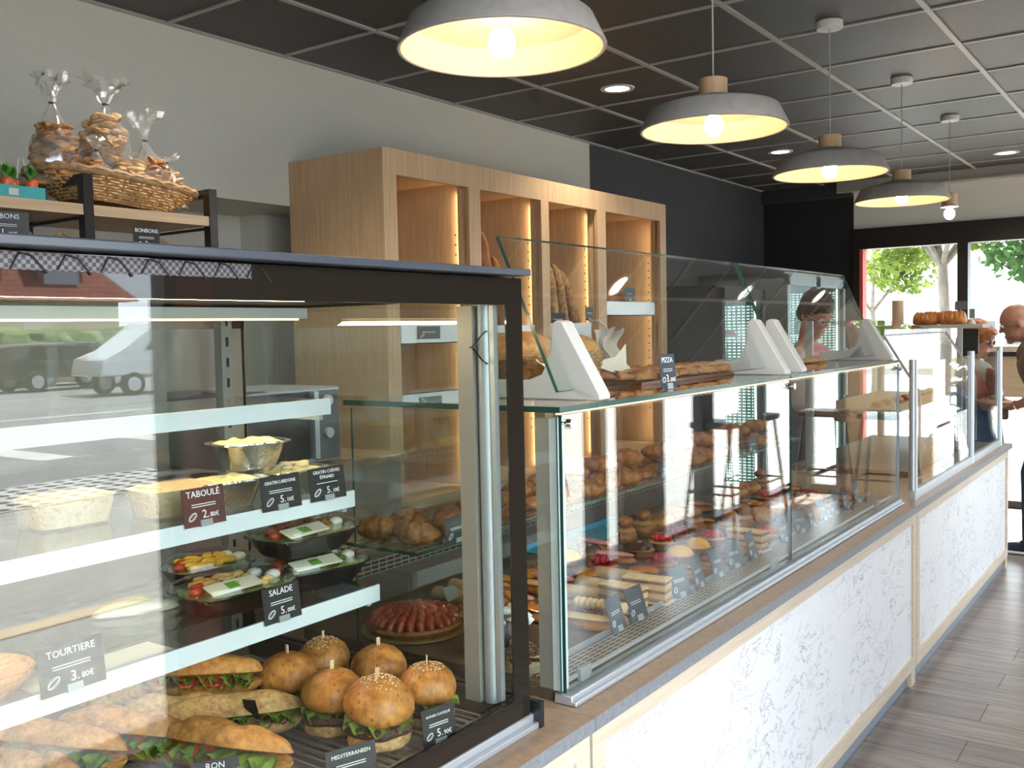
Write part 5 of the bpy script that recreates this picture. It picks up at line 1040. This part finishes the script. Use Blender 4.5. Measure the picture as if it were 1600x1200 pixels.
def cloth(body, name, segs, m, vox=.009, it=3):
    g = MB()
    for p, q, a, b_ in segs: caps(g, p, q, a, b_)
    o = g.build(name, m, body); remesh(o, vox, it); return o
def glasses(body, M, m, lens=None, arm=True):
    g = MB()
    for s_ in (-1, 1):
        g.tube([M @ Vector((.108-.006*abs(cos(a)), s_*.032+.021*cos(a), .006+.016*sin(a))) for a in [k*pi/8 for k in range(17)]], .0016, 6, cap=False)
        g.tube([M @ Vector((.104, s_*.053, .010)), M @ Vector((.05, s_*.080, .010)), M @ Vector((.0, s_*.086, .004))], .0018, 6)
    g.tube([M @ Vector((.109, -.011, .010)), M @ Vector((.112, 0, .013)), M @ Vector((.109, .011, .010))], .0016, 6); o = g.build('glasses', m, body)
    if lens:
        for s_ in (-1, 1): MB().lathe([(0, .0), (.020, 0), (.020, .001), (0, .001)], seg=16, M=M @ Matrix.Translation((.104, s_*.032, .006)) @ Matrix.Rotation(R(90), 4, 'Y')).build('lens', lens, o)
V = Vector
# server behind the counter: faces the customers, head bowed
pel = V((-1.90, 5.62, .95)); hd_ = V((-1.825, 5.57, 1.56))
J = dict(head=hd_, neck=(-1.885, 5.60, 1.385), sl=(-1.92, 5.77, 1.31), sr=(-1.88, 5.42, 1.31), pelvis=pel, el=(-1.88, 5.84, 1.06), er=(-1.84, 5.36, 1.06), wl=(-1.70, 5.70, .98), wr=(-1.66, 5.46, .98), hl=(-1.60, 5.66, .96), hr=(-1.56, 5.50, .96),
    kl=(-1.88, 5.71, .50), kr=(-1.86, 5.53, .50), al=(-1.92, 5.72, .08), ar=(-1.90, 5.52, .08), toe=(1, -.2, 0))
body, M = person('person', 'short haired person in pink top bowing behind the second tilted screen', J, R(-28), .55, SKIN)
HAIRD = mat('dark_brown_hair', (.055, .028, .016), .55, nscale=40, col2=(.03, .015, .01), bump=.5, bscale=60, stretch=(1, 1, .2))
g = MB(); g.blob((-.018, 0, .048), (.108, .090, .098), 24, 16, .10, 4, 1, M=M); g.blob((-.055, 0, -.005), (.066, .078, .080), 18, 12, .10, 4, 2, M=M); g.blob((.045, -.02, .082), (.055, .062, .034), 16, 10, .2, 4, 3, M=M)
for s_ in (-1, 1): g.blob((-.005, s_*.070, .025), (.040, .022, .045), 12, 8, .1, 3, M=M)
o = g.build('hair', HAIRD, body); remesh(o, .006, 2)
glasses(body, M, mat('clear_frame', (.7, .7, .75), .2))
PINK = mat('pink_top', (.75, .17, .30), .7, nscale=20, namt=.15); PALE = mat('pale_shirt', (.55, .44, .42), .8, nscale=30, namt=.15)
nk = V(J['neck']); sl, sr = V(J['sl']), V(J['sr']); ch = nk.lerp(pel, .33)
cloth(body, 'shirt', [(nk-V((0, 0, .05)), sl, .065, .064), (nk-V((0, 0, .05)), sr, .065, .064), (nk-V((0, 0, .06)), ch, .10, .135), (ch, pel, .132, .135), (ch+V((.0, .06, 0)), ch-V((0, .06, 0)), .12, .12), (sl, V(J['el']), .064, .055), (sr, V(J['er']), .064, .055)], PALE)
cloth(body, 'apron_top', [(ch+V((.06, -.02, .05)), pel+V((.05, -.01, .0)), .105, .11), (ch+V((.06, .05, .02)), ch+V((.06, -.09, .02)), .09, .09)], PINK)
cloth(body, 'trousers', [(pel+V((0, .06, 0)), pel-V((0, .06, 0)), .124, .124), (pel+V((0, .085, -.03)), V(J['kl']), .098, .068), (pel+V((0, -.085, -.03)), V(J['kr']), .098, .068), (V(J['kl']), V(J['al']), .066, .055), (V(J['kr']), V(J['ar']), .066, .055)], mat('black_trousers', (.015, .015, .017), .8), .011)
def shoes(body, J, m, sole):
    t = V(J['toe']).normalized()
    for s_ in 'lr':
        A = V(J['a'+s_]); g = MB(); caps(g, A-t*.035-V((0, 0, .025)), A+t*.03-V((0, 0, .02)), .046, .048); caps(g, A+t*.02-V((0, 0, .035)), A+t*.14-V((0, 0, .045)), .044, .034); o = g.build('shoe', m, body); remesh(o, .007, 2)
        g = MB(); Mx = Matrix.Translation((A.x+t.x*.055, A.y+t.y*.055, 0)) @ Matrix.Rotation(math.atan2(t.y, t.x), 4, 'Z'); g.loft(.27, .095, .030, 20, 16, 5, flat=.9, M=Mx); g.build('sole', sole, o)
shoes(body, J, BLACK, BLACK)
# woman customer, profile, looking down
pel = V((-1.24, 7.30, .90)); hd_ = V((-1.275, 7.28, 1.375))
J = dict(head=hd_, neck=(-1.315, 7.30, 1.215), sl=(-1.30, 7.46, 1.145), sr=(-1.31, 7.12, 1.145), pelvis=pel, el=(-1.19, 7.52, .95), er=(-1.18, 7.07, .94), wl=(-1.06, 7.34, .93), wr=(-1.05, 7.16, .94), hl=(-.99, 7.30, .94), hr=(-.98, 7.20, .96),
    kl=(-1.17, 7.40, .50), kr=(-1.16, 7.20, .50), al=(-1.32, 7.41, .08), ar=(-1.31, 7.19, .08), toe=(1, 0, 0))
body, M = person('person', 'red haired person in white and red top with sunglasses, looking down', J, R(-12), .30, SKIN)
HAIRR = mat('copper_hair', (.42, .15, .04), .45, nscale=50, col2=(.22, .07, .02), bump=.5, bscale=70, stretch=(.4, .4, 1))
g = MB(); g.blob((-.015, 0, .045), (.115, .098, .100), 24, 16, .10, 4, 1, M=M); g.blob((-.055, 0, -.03), (.075, .090, .095), 18, 12, .12, 4, 2, M=M); g.blob((.055, 0, .078), (.060, .070, .036), 16, 10, .2, 4, 3, M=M)
for s_ in (-1, 1): g.blob((-.010, s_*.082, -.01), (.048, .024, .070), 12, 8, .15, 3, M=M)
o = g.build('hair', HAIRR, body); remesh(o, .006, 2)
glasses(body, M, BLACK, mat('dark_lens', (.02, .02, .03), .1))
nk = V(J['neck']); sl, sr = V(J['sl']), V(J['sr']); ch = nk.lerp(pel, .33)
cloth(body, 'white_top', [(nk-V((0, 0, .06)), ch, .10, .135), (ch, pel+V((0, 0, .10)), .134, .130), (ch+V((.0, .06, 0)), ch-V((0, .06, 0)), .12, .12), (nk-V((0, 0, .05)), sl, .062, .062), (sl, sl.lerp(V(J['el']), .5), .064, .060)], mat('white_blouse', (.72, .72, .72), .8, nscale=20, namt=.12))
cloth(body, 'red_sleeve', [(sr+V((.0, .03, .0)), sr.lerp(V(J['er']), .62), .070, .064), (ch+V((.09, -.06, .0)), ch+V((.085, -.05, -.12)), .075, .065)], mat('red_cloth', (.33, .008, .015), .75))
cloth(body, 'dark_collar', [(nk-V((0, .06, .035)), nk-V((0, -.06, .035)), .060, .060), (nk+V((.05, -.03, -.05)), nk+V((.05, .03, -.05)), .045, .045)], mat('black_collar', (.02, .018, .02), .8))
JEAN = mat('blue_denim', (.10, .17, .27), .85, nscale=12, col2=(.05, .09, .16), bump=.15, bscale=90)
cloth(body, 'jeans', [(pel+V((0, .06, 0)), pel-V((0, .06, 0)), .126, .126), (pel+V((0, .085, -.03)), V(J['kl']), .10, .070), (pel+V((0, -.085, -.03)), V(J['kr']), .10, .070), (V(J['kl']), V(J['al']), .068, .055), (V(J['kr']), V(J['ar']), .068, .055)], JEAN, .011)
g = MB(); c0 = pel+V((0, 0, .075)); g.lathe([(.128, -.018), (.131, -.016), (.131, .016), (.128, .018)], c=c0, seg=32, M=Matrix.Translation((0, 0, 0))); 
g.v = [(c0.x+(v[0]-c0.x)*1.02, c0.y+(v[1]-c0.y)*1.50, v[2]) for v in g.v]; g.build('belt', mat('dark_belt', (.02, .015, .012), .5), body)
shoes(body, J, mat('grey_shoe', (.2, .2, .2), .6), WHITEP)
# man customer at the counter's end, bald, leaning toward her
pel = V((-.74, 7.02, .98)); hd_ = V((-.985, 7.0, 1.485))
J = dict(head=hd_, neck=(-.885, 7.0, 1.34), sl=(-.86, 6.81, 1.275), sr=(-.86, 7.19, 1.275), pelvis=pel, el=(-.83, 6.80, 1.02), er=(-.84, 7.22, 1.02), wl=(-.99, 6.88, .955), wr=(-.97, 7.06, .95), hl=(-1.06, 6.96, .93), hr=(-1.05, 7.04, .93),
    kl=(-.875, 6.93, .52), kr=(-.80, 7.12, .52), al=(-.875, 6.90, .08), ar=(-.74, 7.12, .08), toe=(-1, 0, 0))
body, M = person('person', 'bald person in brown shirt and jeans holding a brown wallet', J, R(186), .35, SKINM)
glasses(body, M, mat('wire_frame', (.5, .42, .3), .3, .8))
nk = V(J['neck']); sl, sr = V(J['sl']), V(J['sr']); ch = nk.lerp(pel, .33); ax = V((0, 1, 0))
cloth(body, 'brown_shirt', [(nk-V((0, 0, .06)), ch, .11, .155), (ch, pel, .155, .145), (ch+ax*.08, ch-ax*.08, .13, .13), (nk-V((0, 0, .05)), sl, .068, .072), (nk-V((0, 0, .05)), sr, .068, .072), (sl, sl.lerp(V(J['el']), .85), .076, .068), (sr, sr.lerp(V(J['er']), .85), .076, .068)], mat('taupe_shirt', (.20, .135, .085), .85, nscale=20, namt=.15))
DJ = mat('dark_denim', (.035, .07, .125), .85, nscale=12, col2=(.02, .04, .08))
cloth(body, 'jeans', [(pel+ax*.06, pel-ax*.06, .132, .132), (pel+V((0, -.085, -.03)), V(J['kl']), .105, .080), (pel+V((0, .085, -.03)), V(J['kr']), .105, .080), (V(J['kl']), V(J['al'])+V((0, 0, .02)), .078, .062), (V(J['kr']), V(J['ar'])+V((0, 0, .02)), .078, .062)], DJ, .011)
shoes(body, J, mat('navy_shoe', (.012, .016, .03), .7), WHITEP)
g = MB(); W = V(J['wl']); g.lathe([(.030, -.004), (.033, -.002), (.033, .002), (.030, .004)], seg=20, M=Matrix.Translation(W.lerp(V(J['el']), .12)) @ (V(J['el'])-W).to_track_quat('Z', 'X').to_matrix().to_4x4()); g.build('bracelet', mat('gold_metal', (.6, .42, .15), .3, 1), body)
M2 = Matrix.Translation((-1.085, 6.99, .905)) @ Matrix.Rotation(.2, 4, 'Z')
t = thing('wallet', 'brown leather wallet held in both hands of the bald person', 'wallet', (-1.085, 6.99, .85)); MB().box((-.05, -.065, -.045), (.05, .065, .045), M=M2).build('pouch', mat('brown_leather', (.12, .055, .02), .5, nscale=30, namt=.4), t, bevel=.015); MB().box((-.052, -.067, .020), (.052, .067, .030), M=M2).build('strap', mat('dark_leather', (.05, .02, .01), .5), t)
# ------------------------------------------------------------------ outside, seen through the end windows
BARK = mat('pale_bark', (.20, .17, .14), .9, nscale=12, col2=(.11, .09, .07), bump=.4, bscale=30, stretch=(1, 1, .3))
def leafmat(name, c):
    m = bpy.data.materials.new(name); m.use_nodes = True; nt = m.node_tree; N = nt.nodes; L = nt.links
    for n in list(N): N.remove(n)
    o = N.new('ShaderNodeOutputMaterial'); mx = N.new('ShaderNodeMixShader'); d = N.new('ShaderNodeBsdfDiffuse'); tr = N.new('ShaderNodeBsdfTranslucent'); ob = N.new('ShaderNodeTexNoise'); ob.inputs['Scale'].default_value = 1.6; tc = N.new('ShaderNodeTexCoord'); L.new(tc.outputs['Object'], ob.inputs['Vector'])
    r = N.new('ShaderNodeValToRGB'); r.color_ramp.elements[0].position = .35; r.color_ramp.elements[1].position = .65; r.color_ramp.elements[0].color = (*[q*.45 for q in c], 1); r.color_ramp.elements[1].color = (*c, 1); L.new(ob.outputs['Fac'], r.inputs[0])
    L.new(r.outputs[0], d.inputs[0]); L.new(r.outputs[0], tr.inputs[0]); mx.inputs[0].default_value = .35; L.new(d.outputs[0], mx.inputs[1]); L.new(tr.outputs[0], mx.inputs[2]); L.new(mx.outputs[0], o.inputs[0]); return m
def tree(x, y, h, r, lab, crown, n, lm, seed, leaf=.11, fork=None):
    t = thing('tree', lab, 'tree', (x, y, -.02), 0, 'trees beyond the end windows'); g = MB(); rd = random.Random(seed)
    g.tube([(x, y, -.02), (x+.03, y, h*.5), (x-.02, y, h)], [r*1.1, r*.95, r*.85], 14); ends = []
    for k in range(6):
        a = k*1.05+seed; L = 1.1+rd.random()*.6; p1 = V((x+cos(a)*L*.4, y+sin(a)*L*.4, h+L*.45)); p2 = V((x+cos(a)*L, y+sin(a)*L, h+L*.8)); g.tube([(x-.02, y, h-.05), p1, p2], [r*.6, r*.38, r*.15], 8); ends.append(p2)
        p3 = p1+V((cos(a+1)*.6, sin(a+1)*.6, .35)); g.tube([p1, p3], [r*.3, r*.1], 6)
    g.build('trunk', BARK, t); g = MB()
    for k in range(n):
        cx, cy_, cz, rx, ry, rz_ = crown[k % len(crown)]; d = V((rd.gauss(0, 1), rd.gauss(0, 1), rd.gauss(0, 1))).normalized()*rd.random()**.4; p = V((cx+d.x*rx, cy_+d.y*ry, cz+d.z*rz_))
        if noise.noise(p*1.8+V((seed, 0, 0))) < -.12: continue
        Mx = Matrix.Translation(p) @ Matrix.Rotation(rd.random()*6.3, 4, 'Z') @ Matrix.Rotation(rd.uniform(-1.2, 1.2), 4, 'X'); s_ = leaf*rd.uniform(.6, 1.3)
        g.add([(0, -s_*.5, 0), (s_*.4, -s_*.15, .01), (s_*.25, s_*.35, 0), (0, s_*.6, -.01), (-s_*.25, s_*.35, 0), (-s_*.4, -s_*.15, .01)], [(0, 1, 2, 3, 4, 5)], 0, Mx)
    o = g.build('foliage', lm, t); return t
L1 = leafmat('yellow_green_leaf', (.24, .33, .07)); L2 = leafmat('deep_green_leaf', (.09, .17, .06))
tree(-2.86, 14, 2.30, .075, 'thick pale trunked tree, forked, behind the first end window', [(-3.2, 14, 3.1, 1.7, 1.2, .75), (-3.6, 14.2, 2.7, .9, .7, .5), (-2.5, 14, 3.2, 1.2, 1, .8)], 5200, L1, 2, .10)
tree(-4.75, 17.6, 1.75, .05, 'slim tree with thin forked trunk beside the red window edge', [(-5.0, 17.6, 2.65, 1.4, 1, .65), (-4.2, 17.6, 2.4, .7, .7, .4)], 3000, L1, 5, .09)
tree(-.9, 13.2, 2.6, .13, 'dark leaved tree hanging over the second end window', [(-1.7, 13, 2.7, .75, .9, .75), (-1.2, 13, 2.3, .55, .7, .75), (-.6, 13, 3, 1.4, 1, 1)], 5200, L2, 9, .12)
t = thing('building', 'pale sunlit building with small windows beyond the trees', 'building', (-10, 34, 0)); bx((-16, 34, -.1), (-5.5, 40, 9)).build('wall', mat('white_render', (.78, .77, .73), .8), t)
for x in (-14.5, -12.6, -10.4, -8.3):
    for z in (1.6, 4.6): f_ = bx((x, 33.93, z), (x+1.0, 34, z+1.2)).build('window', mat('grey_shutter', (.35, .38, .40), .6), t); bx((x-.08, 33.9, z-.1), (x+1.08, 33.99, z)).build('sill', mat('sill_grey', (.4, .4, .4), .7), f_)
t = thing('building', 'low beige building with a flat roof beyond the second end window', 'building', (-2.5, 26, 0)); bx((-5.2, 26, -.1), (1.5, 31, 1.95)).build('wall', mat('beige_render', (.50, .46, .38), .8), t); bx((-5.3, 25.9, 1.95), (1.6, 31.1, 2.1)).build('roof_edge', mat('grey_edge', (.45, .46, .46), .7), t)
for x in (-4.6, -3.9, -2.6, -1.7): bx((x, 25.95, .9), (x+.45, 26, 1.5)).build('window', mat('dark_pane', (.06, .08, .08), .2), t)
def gchair(x, y, rz, lab):
    t = thing('garden_chair', lab, 'chair', (0, 0, 0), 0, 'wire garden chairs on the terrace'); 
    g = MB(); g.lathe([(0, .44), (.20, .44), (.20, .45), (0, .45)], seg=20); g.build('seat', BLACK, t)
    g = MB()
    for k in range(4):
        for s_ in (-1, 1): g.tube([(-.19, s_*(.02+.17*q), .52+.1*k+.05*(1-q)*q*4-.03*q) for q in (0, .25, .5, .75, 1)], .006, 5)
    g.tube([(-.19, .19, .44), (-.19, .19, .85), (-.19, .12, .93), (-.19, -.12, .93), (-.19, -.19, .85), (-.19, -.19, .44)], .009, 6); g.build('curled_back', BLACK, t)
    for a, b_ in ((-1, -1), (1, -1), (1, 1), (-1, 1)): MB().tube([(a*.14, b_*.14, .44), (a*.20, b_*.20, 0)], .009, 6).build('leg', BLACK, t)
    place(t, (x, y, -.02), rz)
gchair(-1.95, 9.9, 2.2, 'black wire garden chair outside the second end window'); gchair(2.9, 7.3, 3.4, 'black wire garden chair on the terrace beside the shop front'); gchair(3.6, 6.0, .5, 'black wire garden chair farther out on the terrace')
t = thing('terrace_table', 'round black table on the terrace outside the shop front', 'table', (3.2, 6.6, -.02)); MB().lathe([(0, .70), (.35, .70), (.35, .72), (0, .72)], c=(3.2, 6.6, 0), seg=32).build('table_top', BLACK, t); MB().tube([(3.2, 6.6, 0), (3.2, 6.6, .70)], .025, 10).build('pole', BLACK, t); MB().lathe([(0, .0), (.25, 0), (.24, .02), (0, .03)], c=(3.2, 6.6, -.02), seg=28).build('foot', BLACK, t)
# ------------------------------------------------------------------ street mirrored in the display case
hx = 36.0; t = thing('house', 'low house with red tiled roof and dormers, mirrored in the black frame', 'house', (hx+4, 19, 0))
bx((hx, 6, -.1), (hx+9, 24.2, 3.2)).build('wall', mat('cream_render', (.52, .47, .36), .8), t)
def tiles():
    m = bpy.data.materials.new('red_roof_tiles'); m.use_nodes = True; nt = m.node_tree; N = nt.nodes; L = nt.links; b = N['Principled BSDF']; tc = N.new('ShaderNodeTexCoord'); sp = N.new('ShaderNodeSeparateXYZ'); cb = N.new('ShaderNodeCombineXYZ'); L.new(tc.outputs['Object'], sp.inputs[0]); L.new(sp.outputs['Y'], cb.inputs[0]); L.new(sp.outputs['Z'], cb.inputs[1])
    br = N.new('ShaderNodeTexBrick'); L.new(cb.outputs[0], br.inputs['Vector']); br.inputs['Scale'].default_value = 1; br.inputs['Brick Width'].default_value = .35; br.inputs['Row Height'].default_value = .22; br.inputs['Mortar Size'].default_value = .02
    br.inputs['Color1'].default_value = (.30, .085, .05, 1); br.inputs['Color2'].default_value = (.22, .06, .035, 1); br.inputs['Mortar'].default_value = (.09, .03, .02, 1); L.new(br.outputs['Color'], b.inputs['Base Color']); b.inputs['Roughness'].default_value = .8; return m
g = MB(); z0, z1 = 3.15, 7.2; g.add([(hx-.4, 5.6, z0), (hx-.4, 25, z0), (hx+4.5, 22.5, z1), (hx+4.5, 5.6, z1)], [(0, 3, 2, 1)]); g.add([(hx-.4, 25, z0), (hx+9.4, 25, z0), (hx+4.5, 22.5, z1)], [(0, 1, 2)]); g.add([(hx+9.4, 5.6, z0), (hx+9.4, 25, z0), (hx+4.5, 22.5, z1), (hx+4.5, 5.6, z1)], [(0, 1, 2, 3)]); g.build('roof', tiles(), t)
for y in (13.2, 17.6, 21.0):
    d = bx((hx+.5, y, 3.4), (hx+3, y+1.9, 4.9)).build('dormer', mat('dormer_cheek', (.20, .10, .07), .8), t); bx((hx+.42, y+.2, 3.6), (hx+.5, y+1.7, 4.7)).build('dormer_window', mat('pale_pane', (.50, .58, .62), .3), d); g = MB(); g.add([(hx+.2, y-.2, 4.85), (hx+.2, y+2.1, 4.85), (hx+3.2, y+2.1, 5.6), (hx+3.2, y-.2, 5.6)], [(0, 3, 2, 1)]); g.build('dormer_roof', mat('dark_roof', (.12, .06, .045), .8), d)
for y in (8, 12, 16, 20): bx((hx-.05, y, .9), (hx, y+1.3, 2.3)).build('window', mat('white_shutter', (.6, .62, .6), .6), t)
g = MB()
for k in range(90): q = random.Random(k); g.blob((hx-2+q.uniform(-.6, .6), 6+18*q.random(), .5+q.random()*1.0), (.7, .9, .6), 8, 6, .4, 3, k)
o = g.build('hedge', mat('hedge_green', (.10, .16, .04), .9, nscale=9, col2=(.04, .08, .02), bump=.6, bscale=20)); tag(o, 'clipped green hedge in front of the red roofed house', 'hedge', kind='stuff')
t = thing('garden_wall', 'low tan garden wall behind the parked cars', 'wall', (33.2, 12, 0)); bx((33.2, -5, -.06), (33.5, 26, .95)).build('wall_body', mat('tan_wall', (.42, .34, .22), .8), t)
def car(x, y, rz, lab, paint, van=False):
    t = thing('car', lab, 'van' if van else 'car', (0, 0, 0)); L, W, H = (4.8, 1.9, 1.95) if van else (4.3, 1.75, 1.45)
    prof = [(-.5, .25), (-.5, .55), (-.47, .95), (-.40, .98), (-.30, 1.0), (.12, 1.0), (.27, .62), (.46, .52), (.5, .40), (.5, .25)] if not van else [(-.5, .25), (-.5, .9), (-.47, 1.0), (.15, 1.0), (.36, .62), (.48, .50), (.5, .3), (.5, .25)]
    g = MB(); rings = []
    for s_, wf in ((-1, 1), (1, 1)):
        rings.append([V((px*L, s_*W/2*(1 if pz < .6 else .86), .06+pz*H)) for px, pz in prof])
    n = len(prof); g.add(rings[0]+rings[1], [tuple(range(n-1, -1, -1)), tuple(range(n, 2*n))]+[(k, (k+1) % n, n+(k+1) % n, n+k) for k in range(n)]); b_ = g.build('body', paint, t, bevel=.05)
    for s_ in (-1, 1): g = MB(); g.add([V((px*L, s_*(W/2*.93+.012), .06+pz*H)) for px, pz in ((-.38, .62), (.22, .62), (.10, .93), (-.33, .93))], [(0, 1, 2, 3), (3, 2, 1, 0)]); g.build('side_window', mat('car_glass', (.015, .018, .02), .05), b_)
    g = MB(); g.add([V((.275*L, -W*.40, .06+.64*H)), V((.275*L, W*.40, .06+.64*H)), V((.135*L, W*.36, .06+.985*H)), V((.135*L, -W*.36, .06+.985*H))], [(0, 1, 2, 3)]); g.v = [(v[0]+.03, v[1], v[2]+.02) for v in g.v]; g.build('windscreen', MAT['car_glass'], b_)
    for px in (-.31, .31):
        for s_ in (-1, 1):
            Mx = Matrix.Translation((px*L, s_*W*.46, .32)) @ Matrix.Rotation(R(90), 4, 'X'); wh = MB().lathe([(0, -.1), (.32, -.1), (.34, -.06), (.34, .06), (.32, .1), (0, .1)], seg=24, M=Mx).build('wheel', mat('tyre', (.015, .015, .015), .8), t); MB().lathe([(0, -.115), (.20, -.11), (.20, .11), (0, .115)], seg=20, M=Mx).build('rim', ALU, wh)
    place(t, (x, y, -.06), rz)
car(30.8, 19.0, R(92), 'dark blue parked car mirrored in the display case, farther one', mat('dark_blue_paint', (.02, .03, .06), .25, .3, coat=1)); car(28.0, 17.0, R(88), 'black parked car mirrored in the display case, nearer one', mat('black_paint', (.012, .013, .016), .2, .3, coat=1))
car(23.0, 17.4, R(-84), 'silver van mirrored beside the parked cars', mat('silver_paint', (.45, .48, .50), .3, .4, coat=1), True)
